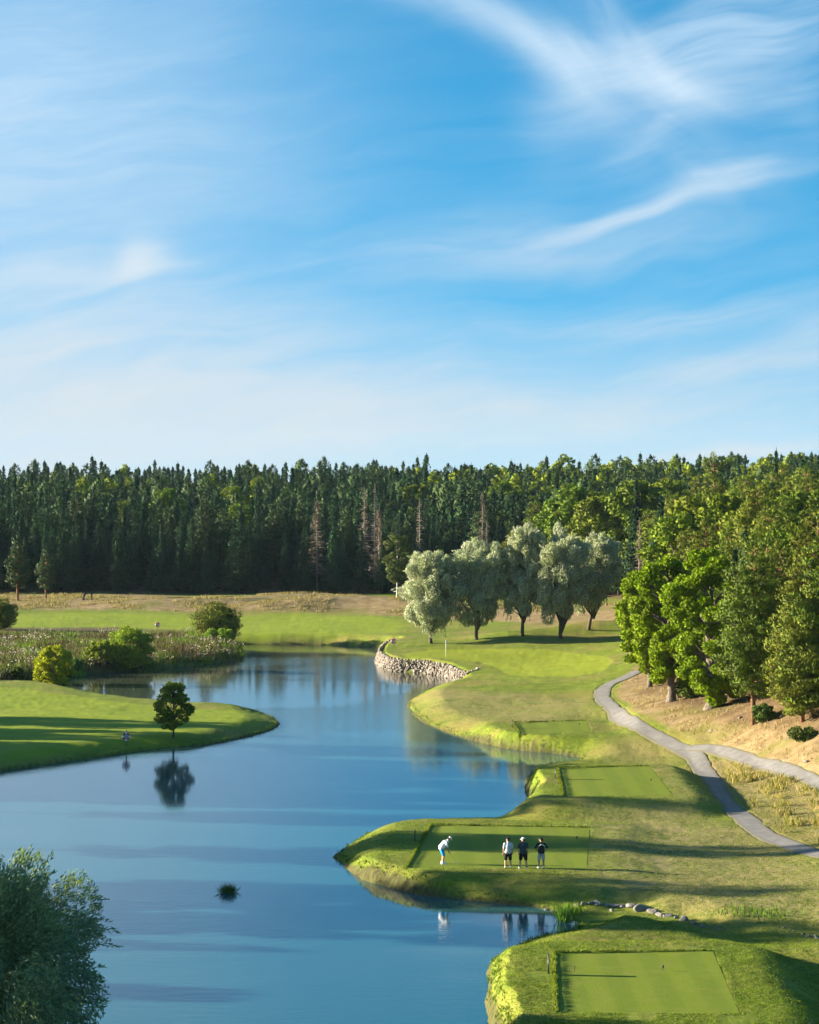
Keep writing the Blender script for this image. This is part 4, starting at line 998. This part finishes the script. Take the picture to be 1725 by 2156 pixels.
for X, Y, r, lb in [(1699, 1606, .22, 'small pale rock lying in the grass above the side path'), (1498, 1540, .2, 'half buried grey rock on the dry slope below the bright oak'), (1662, 1556, .16, 'small rock on the bare slope at the right'), (1560, 1512, .2, 'grey rock left of the bare trunked pine')]:
    x, y, z = hit(X, Y); v, f = rock_verts(1, np.zeros((1, 3)), [r], 3, .6); tag(obj('rock', np_mesh('rock', v, f, M['boulder']), loc=(x, y, z + r * .15)), lb, 'rock')

# ------------------------------------------------------------------ grasses, reeds, marsh
def blades(C, hmin, hmax, wdt, per, spread, lean=.35, mats=('grassblade',), pick=None):
    n = len(C) * per; c = np.repeat(C, per, 0); c = c + np.column_stack([rng.normal(0, spread, (n, 2)), np.zeros(n)])
    h = rng.uniform(hmin, hmax, n)[:, None]
    dirv_ = np.column_stack([rng.normal(0, lean, (n, 2)), np.ones(n)]); A = dirv_ * h * .55
    a = rng.uniform(0, 3.14, n); Bv = np.stack([np.cos(a), np.sin(a), np.zeros(n)], 1) * wdt * rng.uniform(.7, 1.3, (n, 1))
    return leaves(c + A * .9, A, Bv)
def grass_obj(name, C, mat, label, cat='grass', **k):
    V = blades(C, **k); n = len(V) // 4
    o = obj(name, np_mesh(name, V, np.arange(4 * n).reshape(-1, 4), M[mat])); tag(o, label, cat, kind='stuff'); return o
def scatter(n, x0, x1, y0, y1, keep, power=2.0):
    """more where it is nearer"""
    u = rng.random(n); a, b = y0 ** (1 - power), y1 ** (1 - power)
    y = (a + (b - a) * u) ** (1 / (1 - power)) if power != 1 else y0 * (y1 / y0) ** u
    x = rng.uniform(x0, x1, n); k = (np.abs(x) < .192 * y + 2); x, y = x[k], y[k]
    k = keep(x, y); x, y = x[k], y[k]
    return np.column_stack([x, y, height(x, y)])
def land(x, y): return (SHORE(x, y) > .12)
def rough_keep(x, y):
    k = land(x, y) & (tee_mask(x, y, .0) < .02) & (path_d(x, y) > .05) & (z_green(x, y) < -.2) & (z_hill(x, y) < 0) & (z_isle(x, y) < .2) & (z_marsh(x, y) < 0)
    return k & (fbm(x, y, 1.8, 22, 2) > -.45)
C = scatter(290000, -12, 40, 80, 215, rough_keep, 2.6)
grass_obj('grass', C, 'grassblade', 'tufted rough grass on the tee banks and along the shore', hmin=.025, hmax=.06, wdt=.013, per=3, spread=.05)
def fringe_keep(x, y): s = SHORE(x, y); return (s > .02) & (s < .55) & (rng.random(len(x)) < .9)
C = scatter(260000, -45, 40, 80, 290, fringe_keep, 2.0)
grass_obj('grass', C, 'fringe', 'longer grass fringe overhanging the lake shore', hmin=.07, hmax=.20, wdt=.02, per=3, spread=.05)
def lip(tp):
    """unmown lip round a tee"""
    out = []
    for (a, b) in ((tp[3], tp[0]), (tp[0], tp[1])):
        a, b = np.array(a), np.array(b); L = np.linalg.norm(b - a); m = int(L * 40); s = rng.random(m)
        n_ = np.array([-(b - a)[1], (b - a)[0]]) / L
        out.append(a + (b - a) * s[:, None] + n_ * np.abs(rng.normal(.02, .05, (m, 1))))
    return np.concatenate(out)
L_ = np.concatenate([lip(tp) for tp in tees]); C = np.column_stack([L_, height(L_[:, 0], L_[:, 1])])
grass_obj('grass', C, 'grassblade', 'taller uncut grass edging the left and far sides of the tees', hmin=.06, hmax=.14, wdt=.02, per=2, spread=.03)
C = scatter(50000, -90, 60, 330, 394, lambda x, y: (z_fescue(x, y) > -.5) & (fbm(x, y, 5, 24, 3) > .02), 1.0)
grass_obj('grass', C, 'straw', 'tall pale dry meadow grass on the humps before the forest', hmin=.12, hmax=.42, wdt=.05, per=3, spread=.2)
C = scatter(60000, 5, 60, 100, 260, lambda x, y: (z_hill(x, y) > .1) & (z_hill(x, y) < 9.0) & (path_d(x, y) > .25) & (fbm(x, y, 1.6, 25, 3) > .0), 1.5)
grass_obj('grass', C, 'straw', 'dry straw coloured grass on the bank above the gravel path', hmin=.10, hmax=.34, wdt=.022, per=3, spread=.07)
C = scatter(40000, 5, 60, 95, 240, lambda x, y: ((z_wedge(x, y) > .2) | ((z_hill(x, y) > .3) & (z_hill(x, y) < 3.0) & (y < 150))) & (path_d(x, y) > .3) & (fbm(x, y, 1.6, 26, 2) > .05), 1.0)
grass_obj('grass', C, 'tussock', 'shaggy green and straw tussocks in the wedge between the two paths', hmin=.25, hmax=.62, wdt=.03, per=7, spread=.10)
mk = lambda x, y: (z_marsh(x, y) > -.2) & land(x, y)
C = scatter(60000, -75, -5, 190, 300, lambda x, y: mk(x, y) & (fbm(x, y, 3, 27, 2) > -.3), 1.0)
grass_obj('marsh_plants', C, 'brown', 'brown stalks and weeds of the marsh beside the lake', 'weeds', hmin=.3, hmax=1.1, wdt=.03, per=3, spread=.15)
C = scatter(50000, -75, -5, 190, 300, lambda x, y: mk(x, y) & (fbm(x, y, 4, 31, 2) > -.15), 1.0)
grass_obj('marsh_plants', C, 'reed', 'green weeds growing among the brown marsh stalks', 'weeds', hmin=.3, hmax=.9, wdt=.035, per=3, spread=.15)
def fl(x, y): return mk(x, y) & ((y > 222) | (x > -22)) & (fbm(x, y, 5, 28, 2) + .9 * np.exp(-((y - (236 + .35 * (x + 30))) / 14)**2) > .28)
C = scatter(7000, -75, -5, 205, 300, fl, 1.0); n = len(C) * 4; c = np.repeat(C, 4, 0) + rng.normal(0, .16, (n, 3)) + np.array([0, 0, .95])
A = rand_unit(n) * .11
tag(obj('marsh_flowers', leafmesh('marsh_flowers', [(c, A, frame_for(A) * .08)], M['fluff'])), 'whitish seed heads covering the back of the marsh', 'wildflowers', kind='stuff')
# reeds
def reed(X, Y, n, r, h, lb, name='reed_clump', mat='reed', z=None, cat='reeds', w=.022):
    x, y = P(X, Y, 0.0); zz = -.05
    c = np.column_stack([rng.normal(0, r, (n, 2)), np.zeros(n)])
    V = blades(c, h * .5, h * 1.05, w, 1, .01, lean=.22); m = len(V) // 4
    tag(obj(name, np_mesh(name, V, np.arange(4 * m).reshape(-1, 4), M[mat]), loc=(x, y, max(zz, hz(x, y, False) - .05) if z is None else z)), lb, cat)
reed(1187, 1940, 200, .2, .95, 'bright green reed clump standing in the creek mouth')
reed(1206, 1925, 160, .3, .55, 'low reeds beside the boulders behind the tall clump')
x, y = P(481, 1880, 0); n = 420; dd = rand_unit(n); dd[:, 2] = np.abs(dd[:, 2]) * .9 + .25; ln = rng.uniform(.32, .66, (n, 1)); b0 = np.column_stack([rng.normal(0, .15, (n, 2)), np.full(n, -.03)]); a_ = dd * ln * .5; q_ = b0 + a_; b_ = frame_for(a_) * .016; d_ = dd
tag(obj('rush_tuft', leafmesh('rush_tuft', [(q_, a_, b_, d_)], M['darkbush']), loc=(x, y, 0.0)), 'dark rush tuft growing alone in the open water', 'reeds')
for X, Y, lb in [(88, 1432, 'green reeds left of the yellow shrub'), (122, 1424, 'reeds at the foot of the yellow shrub'), (250, 1412, 'reeds right of the globe shaped shrub'), (350, 1402, 'reeds along the marsh shore toward its point'), (430, 1398, 'reeds at the marsh shore under the flower slope'), (160, 1425, 'single thin reed patch by the brown bank'), (495, 1386, 'reeds around the very tip of the marsh point'), (400, 1400, 'short reeds halfway along the shaded marsh bank'), (300, 1409, 'short reeds below the large round shrub')]:
    reed(X, Y, 320, .6, 1.0, lb, z=0.0)
reed(1620, 1952, 160, .8, .4, 'green weeds filling the creek bed at the right', name='creek_weeds', cat='weeds'); reed(1560, 1948, 110, .6, .35, 'weeds in the shaded creek bed beyond the boulders', name='creek_weeds', cat='weeds')

# ------------------------------------------------------------------ golf furniture
def post(X, Y, h, lb):
    x, y, z0 = hit(X, Y); b = MB(); b.box((0, 0, h / 2 - .1), (.055, .26, h + .2), bev=.012); b.box((0, 0, h * .8), (.068, .20, .16), bev=.006)
    tag(b.build('tee_sign', M['black'], loc=(x, y, z0)), lb, 'sign', 'black tee signs')
post(1155, 2050, .83, 'narrow black sign board seen edge on at the left of the nearest tee'); post(874, 1771, .70, 'narrow black sign board left of the tee with the golfers')
post(1170, 1639, .74, 'narrow black sign board at the left corner of the third tee'); post(1079, 1532, .68, 'narrow black sign board beside the small far tee')
def marker(X, Y, lb):
    x, y, z0 = hit(X, Y); e = empty('tee_marker', (x, y, z0 - .06)); tag(e, lb, 'tee marker', 'black tee markers')
    MB().tube([(0, 0, -.05), (0, 0, .18)], .010, 6).build('stake', M['black'], e)
    MB().tube([(0, 0, .14), (0, 0, .20), (.01, 0, .27), (.01, 0, .29)], [.014, .04, .055, .035] if 'thin' not in lb and 'behind' not in lb else [.01, .016, .016, .01], 8).build('head', M['black'], e)
marker(1396, 2044, 'black tee marker on the right of the nearest tee'); marker(1210, 2044, 'thin black tee marker near the left of the nearest tee')
marker(1215, 1769, 'black tee marker right of the golfers'); marker(1075, 1768, 'black tee marker behind the man in the light grey shirt')
marker(1371, 1647, 'black tee marker on the right of the third tee'); marker(1203, 1649, 'thin black tee marker on the left of the third tee')
marker(1220, 1528, 'black tee marker on the small far tee')
x, y, z0 = hit(939, 1383); e = empty('flagstick', (x, y, z0)); tag(e, 'white flagstick with small white flag on the putting green', 'flag')
MB().tube([(0, 0, -.1), (0, 0, 1.95)], .022, 8).build('pole', M['white'], e)
b = MB(); bm_ = b.bm; n = 7; top = [bm_.verts.new((-.02 + .34 * i / (n - 1) * .8, .03 * math.sin(i * 1.1), 1.93 - .10 * (i / (n - 1)))) for i in range(n)]; bot = [bm_.verts.new((-.02 + .34 * i / (n - 1) * .75, .03 * math.sin(i * 1.1 + .5), 1.58 + .02 * i)) for i in range(n)]
for i in range(n - 1): bm_.faces.new((top[i], top[i + 1], bot[i + 1], bot[i]))
fo = b.build('flag', M['white'], e); md = fo.modifiers.new('s', 'SOLIDIFY'); md.thickness = .012
MB().tube([(0, 0, .005), (0, 0, .012)], .054, 12).build('cup', M['black'], e)
def lifering(X, Y, lb, h=1.35, s=1.0, yaw=0.0):
    x, y, z0 = hit(X, Y); e = empty('lifebuoy_stand', (x, y, z0), yaw); tag(e, lb, 'lifebuoy', 'lifebuoys on posts')
    MB().box((0, .03, h / 2 - .1), (.09, .09, h + .2), bev=.01).build('post', M['postwood'], e)
    MB().box((0, -.03, h * .60), (.34, .025, .42), bev=.008).build('board', M['bluesign'], e)
    ring = bmesh.new(); R0, r0 = .29 * s, .065 * s; N, K = 40, 12
    vv = [[ring.verts.new(((R0 + r0 * math.cos(2 * math.pi * k / K)) * math.cos(2 * math.pi * i / N), -.09 + r0 * .75 * math.sin(2 * math.pi * k / K), h * .60 + (R0 + r0 * math.cos(2 * math.pi * k / K)) * math.sin(2 * math.pi * i / N))) for k in range(K)] for i in range(N)]
    for i in range(N):
        for k in range(K):
            f_ = ring.faces.new((vv[i][k], vv[(i + 1) % N][k], vv[(i + 1) % N][(k + 1) % K], vv[i][(k + 1) % K])); f_.smooth = True; f_.material_index = 1 if ((i + 2) % 10) < 4 else 0
    bmesh.ops.recalc_face_normals(ring, faces=ring.faces[:])
    me = bpy.data.meshes.new('ring'); ring.to_mesh(me); me.materials.append(M['red']); me.materials.append(M['white']); obj('ring', me, e)
    MB().tube([(R0 * 1.25 * math.cos(a), -.10, h * .60 + R0 * 1.25 * math.sin(a)) for a in [i * math.pi / 10 for i in range(20)]], .012, 5).build('rope', M['rope'], e)
lifering(266, 1571, 'red and white lifebuoy on a post at the edge of the grass spit'); lifering(829, 1362, 'red lifebuoy stand at the far shore beside the stone wall', 1.2); lifering(332, 1326, 'lifebuoy stand above the flowering marsh on the far fairway', 1.2)

# ------------------------------------------------------------------ people
def capsules(b, chain):
    """chain: list of (point, radius); tapered limb with round joints"""
    for (p, r), (q_, s) in zip(chain, chain[1:]): b.tube([p, Vector(p).lerp(Vector(q_), .5), q_], [r, (r + s) / 2, s], 10)
    for p, r in chain: b.ball(p, r, 2)
def grown(b, name, mat, parent, vox=.012, it=4, f=.5):
    o = b.build(name, mat, parent); m = o.modifiers.new('r', 'REMESH'); m.mode = 'VOXEL'; m.voxel_size = vox; m.use_smooth_shade = True
    s = o.modifiers.new('s', 'SMOOTH'); s.iterations = it; s.factor = f; return o
M['skin'] = simple('skin', (.42, .235, .16), .55, .06, 10)
M['skin_tan'] = simple('skin_tanned', (.36, .19, .12), .55, .06, 10)
def cloth(n, c): return simple(n, c, .85, .10, 14, .15, .01, spec=.15)
for n, c in dict(poly_white=(.74, .75, .78), short_blue=(.02, .24, .52), poly_grey=(.46, .48, .52), short_black=(.012, .012, .015), poly_slate=(.035, .055, .065), poly_black=(.012, .013, .016), short_grey=(.30, .33, .38), cap_white=(.78, .77, .76), cap_navy=(.012, .014, .03), cap_black=(.014, .014, .016), cap_cream=(.62, .52, .40), shoe_white=(.72, .71, .70), shoe_black=(.02, .02, .022), shoe_grey=(.20, .19, .19), hairdark=(.05, .03, .02), steel=(.5, .5, .52)).items(): M[n] = cloth(n, c)
def hand(b, w, d, side, curl=.5, s=1.0):
    """palm, four fingers of unequal length and a thumb; w wrist point, d direction of the hand"""
    w, d = Vector(w), Vector(d).normalized(); f = Vector((0, 1, 0)); lat = d.cross(f)
    lat = lat.normalized() if lat.length > .1 else Vector((1, 0, 0)); pn = lat.cross(d).normalized()
    b.box(w + d * .052 * s, (.085 * s, .034 * s, .09 * s), Matrix((lat, pn, d)).transposed().to_3x3(), .01 * s)
    for i, L in enumerate((.070, .080, .074, .058)):
        o = w + d * .092 * s + lat * (-.031 + i * .0205) * s
        k1 = o + (d * .55 + pn * curl * .5).normalized() * L * .5 * s; k2 = k1 + (d * (1 - curl) + pn * curl * 1.2).normalized() * L * .5 * s
        capsules(b, [(o, .0105 * s), (k1, .010 * s), (k2, .0085 * s)])
    o = w + d * .03 * s - lat * .04 * s; capsules(b, [(o, .013 * s), (o + (-lat * .6 + d * .5 + pn * .4).normalized() * .038 * s, .0115 * s), (o + (-lat * .35 + d * .9 + pn * .7).normalized() * .066 * s, .010 * s)])
def person(X, Y, lb, pose, turn, mats, stripes=False, cap_dir=(0, 1), bulk=1.0, extra=None, sc=1.0):
    x, y, z0 = hit(X, Y)
    e = empty('person', (x, y, z0 - .045), turn, sc); tag(e, lb, 'person')
    p = pose; J = p['J']
    b = MB(); g = lambda k: J[k]
    capsules(b, [(g('pel'), .135 * bulk), (g('mid'), .125 * bulk), (g('che'), .145 * bulk), (g('nec0'), .075)])
    capsules(b, [(g('nec0'), .062), (g('nec1'), .056)])
    hd = Vector(g('head')); up = Vector(p['hup']).normalized(); fw = Vector(p['hfw']).normalized(); lt = up.cross(fw).normalized(); fw = lt.cross(up)
    rot = Matrix((lt, fw, up)).transposed().to_3x3()
    b.ball(hd, .105, 3, (.76, .92, 1.1), rot); b.ball(hd + fw * .02 - up * .055, .078, 2, (.78, .95, .8), rot)
    b.ball(hd + fw * .105 - up * .012, .02, 2, (.7, 1.0, 1.2), rot)
    for s_ in (-1, 1):
        b.ball(hd + lt * s_ * .08 - up * .01, .024, 2, (.4, .8, 1.1), rot); b.ball(hd + lt * s_ * .032 + fw * .082 + up * .016, .016, 2, (1, .5, .6), rot)
    b.ball(hd + fw * .094 - up * .048, .02, 2, (1.3, .5, .4), rot)
    for s_ in 'LR':
        capsules(b, [(g('hip' + s_), .098 * bulk), (g('kne' + s_), .060), (Vector(g('kne' + s_)).lerp(Vector(g('ank' + s_)), .35), .059), (g('ank' + s_), .036)])
        capsules(b, [(g('ank' + s_), .038), (g('toe' + s_), .032)])
        capsules(b, [(g('che'), .11), (g('sho' + s_), .062), (g('elb' + s_), .043), (g('wri' + s_), .028)])
        hand(b, g('wri' + s_), p['hd' + s_], s_, p.get('curl', .45))
    grown(b, 'body', M[mats[0]], e, .0075, 2, .4)
    # shirt
    b = MB(); capsules(b, [(Vector(g('pel')) + Vector((0, 0, .06)), .165 * bulk), (g('mid'), .158 * bulk), (g('che'), .172 * bulk), (Vector(g('nec0')) - Vector((0, 0, .03)), .088)])
    for s_ in 'LR':
        sh, el = Vector(g('sho' + s_)), Vector(g('elb' + s_)); capsules(b, [(g('che'), .135), (sh, .076), (sh.lerp(el, .45), .070), (sh.lerp(el, .80), .066)])
        capsules(b, [(Vector(g('pel')) + Vector(((-1 if s_ == 'L' else 1) * .06 * p.get('wide', 1), 0, .0)), .142 * bulk), (g('che'), .15 * bulk)])
    so_ = grown(b, 'shirt', M[mats[1]], e, .016, 5)
    c = MB(); c.tube([Vector(g('nec0')) + Vector(p['hup']) * .0, Vector(g('nec0')) + Vector(p['hup']) * .055], [.082, .070], 14); c.build('collar', M[mats[1]], so_)
    # shorts
    b = MB(); b.ball(g('pel'), .158 * bulk, 3, (1.02, .86, .8))
    for s_ in 'LR':
        h_, k_ = Vector(g('hip' + s_)), Vector(g('kne' + s_)); capsules(b, [(h_ + Vector((0, 0, .0)), .112 * bulk), (h_.lerp(k_, .5), .108 * bulk), (h_.lerp(k_, .86), .098)])
    grown(b, 'shorts', M[mats[2]], e, .015, 4)
    for s_ in 'LR':
        a, t_ = Vector(g('ank' + s_)), Vector(g('toe' + s_)); b = MB(); dd = (t_ - a); dd.z = 0; dd.normalize(); heel = a - dd * .05
        capsules(b, [(Vector((heel.x, heel.y, .052)), .045), (Vector((a.x, a.y, .055)) + dd * .06, .048), (Vector((t_.x, t_.y, .042)) + dd * .03, .040)]); capsules(b, [(Vector((a.x, a.y, .075)), .046), (Vector((a.x, a.y, .05)) + dd * .05, .045)])
        b.box(Vector((a.x, a.y, .012)) + dd * .055, (.085, .27, .024), Matrix.Rotation(math.atan2(-dd.x, dd.y), 3, 'Z'), .008)
        grown(b, 'shoe', M[mats[4]], e, .009, 3)
        capsules(MB(), [])if False else None
        b = MB(); b.tube([(a.x, a.y, .07), (a.x * 1.0, a.y, .15)], [.046, .043], 12); b.build('sock', M[mats[5]], e)
    # hair and cap
    b = MB(); b.ball(hd - fw * .022 + up * .004, .109, 3, (.80, .86, .98), rot); grown(b, 'hair', M['hairdark'], e, .009, 2)
    b = MB(); bmesh.ops.create_uvsphere(b.bm, u_segments=20, v_segments=12, radius=1.0)
    bmesh.ops.delete(b.bm, geom=[v for v in b.bm.verts if v.co.z < -.05], context='VERTS')
    for v in b.bm.verts:
        q_ = Vector((v.co.x * .096, v.co.y * .112, v.co.z * .098)); v.co = hd + up * .035 + rot @ q_
    ring_ = []
    for i in range(13):
        a = math.pi * (i / 12); q0 = Vector((math.cos(a) * .080, .045 + math.sin(a) * .055, .004)); q1 = Vector((math.cos(a) * .078, .055 + math.sin(a) * .125, -.012 - .008 * math.sin(a)))
        ring_.append((b.bm.verts.new(hd + up * .035 + rot @ q0), b.bm.verts.new(hd + up * .035 + rot @ q1)))
    vis = []
    for i in range(12): vis.append(b.bm.faces.new((ring_[i][0], ring_[i + 1][0], ring_[i + 1][1], ring_[i][1])))
    b2 = b.build('cap', M[mats[3]], e); b2.data.materials.append(M[mats[6]])
    for f_ in b2.data.polygons[-12:]: f_.material_index = 1
    md = b2.modifiers.new('s', 'SOLIDIFY'); md.thickness = .006; md.offset = 1
    if stripes:
        zc = g('che')[2] + .055; b = MB(); yb = g('che')[1] - .176
        for pts in ([(-.20, yb + .10, zc - .02), (-.115, yb + .015, zc - .015), (-.075, yb, zc + .055), (0, yb - .002, zc + .062), (.075, yb, zc + .055), (.115, yb + .015, zc - .015), (.20, yb + .10, zc - .02)],):
            for a_, b_ in zip(pts, pts[1:]):
                a_, b_ = Vector(a_), Vector(b_); d_ = b_ - a_
                b.box((a_ + b_) / 2, (d_.length + .02, .012, .034), d_.to_track_quat('X', 'Z').to_matrix(), .003)
        b.build('chest_stripe', M['poly_white'], so_)
    if extra: extra(e, g)
    return e
def J_stand(arms, legs=.0, tw=0.0):
    J = dict(pel=(0, 0, .93), mid=(0, .0, 1.10), che=(0, 0, 1.28), nec0=(0, -.01, 1.46), nec1=(0, .02, 1.54), head=(0, .045, 1.63),
      hipL=(-.095, 0, .88), hipR=(.095, 0, .88), kneL=(-.125 - legs, .02, .50), kneR=(.125 + legs, .02, .50), ankL=(-.14 - legs * 1.6, -.01, .09), ankR=(.14 + legs * 1.6, -.01, .09),
      toeL=(-.17 - legs * 1.6, .15, .04), toeR=(.17 + legs * 1.6, .15, .04), shoL=(-.185, 0, 1.40), shoR=(.185, 0, 1.40)); J.update(arms); return J
down = dict(elbL=(-.245, -.01, 1.12), wriL=(-.245, .07, .88), elbR=(.245, -.01, 1.12), wriR=(.25, .08, .90))
def scorecard(e, g):
    MB().box(Vector(g('wriR')) + Vector((.02, .05, -.09)), (.02, .07, .05), Matrix.Rotation(.4, 3, 'Y'), .004).build('score_card', M['white'], e)
person(1070, 1828, 'man in light grey polo and black shorts seen from behind, dark cap', dict(J=J_stand(down, .01), hup=(-.03, .05, 1), hfw=(-.75, .66, -.08), hdL=(0, .15, -1), hdR=(0, .2, -1)), R(6), ('skin', 'poly_grey', 'short_black', 'cap_navy', 'shoe_black', 'shoe_white', 'cap_navy'), extra=scorecard)
person(1102, 1828, 'stocky man in dark slate polo and black shorts, white cap, third from the left', dict(J=J_stand(dict(elbL=(-.275, -.02, 1.13), wriL=(-.275, .10, .90), elbR=(.275, -.02, 1.13), wriR=(.26, .12, .90)), .03), hup=(-.05, .03, 1), hfw=(-.95, .25, -.05), hdL=(.05, .2, -1), hdR=(0, .3, -1)), R(2), ('skin', 'poly_slate', 'short_black', 'cap_white', 'shoe_white', 'shoe_black', 'cap_white'), bulk=1.13)
person(1140, 1828, 'man in black polo with white shoulder stripe and grey shorts, hands on hips', dict(J=J_stand(dict(elbL=(-.385, -.06, 1.17), wriL=(-.205, .03, 1.03), elbR=(.385, -.06, 1.17), wriR=(.205, .03, 1.03)), .0), hup=(-.06, .08, 1), hfw=(-.8, .6, -.15), hdL=(.8, .5, -.2), hdR=(-.8, .5, -.2)), R(4), ('skin_tan', 'poly_black', 'short_grey', 'cap_black', 'shoe_white', 'shoe_white', 'cap_cream'), stripes=True, bulk=.95, sc=.99)
# golfer addressing the ball: faces local +y, turned to the right of the view
Jg = dict(pel=(0, -.10, .90), mid=(0, -.02, 1.05), che=(0, .12, 1.19), nec0=(0, .26, 1.31), nec1=(0, .32, 1.36), head=(0, .39, 1.42), hipL=(-.095, -.09, .86), hipR=(.095, -.09, .86), kneL=(-.15, .03, .49), kneR=(.15, .03, .49),
  ankL=(-.19, -.04, .09), ankR=(.19, -.04, .09), toeL=(-.22, .12, .04), toeR=(.22, .12, .04), shoL=(-.17, .20, 1.24), shoR=(.17, .18, 1.22), elbL=(-.12, .26, .97), elbR=(.13, .24, .95), wriL=(-.02, .32, .74), wriR=(.03, .31, .70))
def clubs(e, g):
    w = Vector((0.0, .33, .70)); hdp = Vector((-.04, .80, .03))
    MB().tube([w + Vector((0, -.07, .12)), w + Vector((0, .07, -.12))], [.014, .011], 8).build('grip', M['black'], e); k = MB(); k.tube([w, hdp], [.008, .006], 6); k.build('club_shaft', M['steel'], e)
    MB().box(hdp + Vector((0, .03, .01)), (.03, .09, .05), Matrix.Rotation(.2, 3, 'X'), .008).build('club_head', M['steel'], e)
person(933, 1818, 'golfer in white shirt and bright blue shorts bending over the ball with a club', dict(J=Jg, hup=(0, .75, .75), hfw=(0, .62, -.78), hdL=(.05, .35, -1), hdR=(-.05, .4, -1), curl=.9), R(-84), ('skin_tan', 'poly_white', 'short_blue', 'cap_white', 'shoe_white', 'shoe_white', 'cap_white'), extra=clubs)
x, y, z0 = hit(957, 1817); e = MB().ball((0, 0, 0), .0215, 3).build('golf_ball', M['white'], loc=(x, y, z0 - .035)); tag(e, 'white golf ball on the turf in front of the bending golfer', 'golf ball')
# far away: a walker with a trolley at the wood's edge
x, y = P(193, 1268, 1.6); z0 = hz(x, y)
e = empty('person', (x, y, z0), R(-80)); tag(e, 'tiny dark walker beside the forest edge at left, pushing a trolley', 'person')
Jd = J_stand(down); b = MB(); capsules(b, [(Jd['pel'], .15), (Jd['che'], .17), (Jd['nec1'], .06), (Jd['head'], .10)])
for s_ in 'LR': capsules(b, [(Jd['hip' + s_], .1), (Jd['kne' + s_], .065), (Jd['ank' + s_], .04), (Jd['toe' + s_], .035)]); capsules(b, [(Jd['sho' + s_], .06), (Jd['elb' + s_], .045), (Jd['wri' + s_], .03)])
grown(b, 'body', M['poly_black'], e, .03, 2)
x, y = P(176, 1269, 1.6); e = empty('golf_trolley', (x, y, hz(x, y)), R(20)); tag(e, 'dark golf trolley and bag next to the distant walker', 'golf trolley')
MB().tube([(0, 0, .35), (.25, 0, 1.15)], [.14, .17], 12).build('bag', M['poly_black'], e); b = MB(); b.tube([(0, 0, .2), (.3, 0, 1.0), (.6, 0, 1.05)], .02, 6); b.build('handle', M['steel'], e)
for s_ in (-1, 1): MB().tube([(0, s_ * .28, .17), (0, s_ * .33, .17)], .17, 16).build('wheel', M['black'], e)
# ------------------------------------------------------------------ added air volume, lifts the forest's blacks towards blue-green
m = bpy.data.materials.new('lift_haze'); m.use_nodes = True; m.node_tree.nodes.clear(); t = NT(m.node_tree)
t.out = t.node('ShaderNodeOutputMaterial'); v = t.node('ShaderNodeVolumePrincipled'); v.inputs['Color'].default_value = (.62, .85, 1.0, 1); v.inputs['Density'].default_value = LIFT_HAZE; v.inputs['Anisotropy'].default_value = .0
t.l.new(v.outputs[0], t.out.inputs['Volume'])
bx = MB(); bx.box((0, 1330, 33), (5200, 2760, 78)); tag(bx.build('lift_haze', m, smooth=False), 'thin blue air volume added to lift the dark tones of the forest', 'lift_haze', kind='stuff')
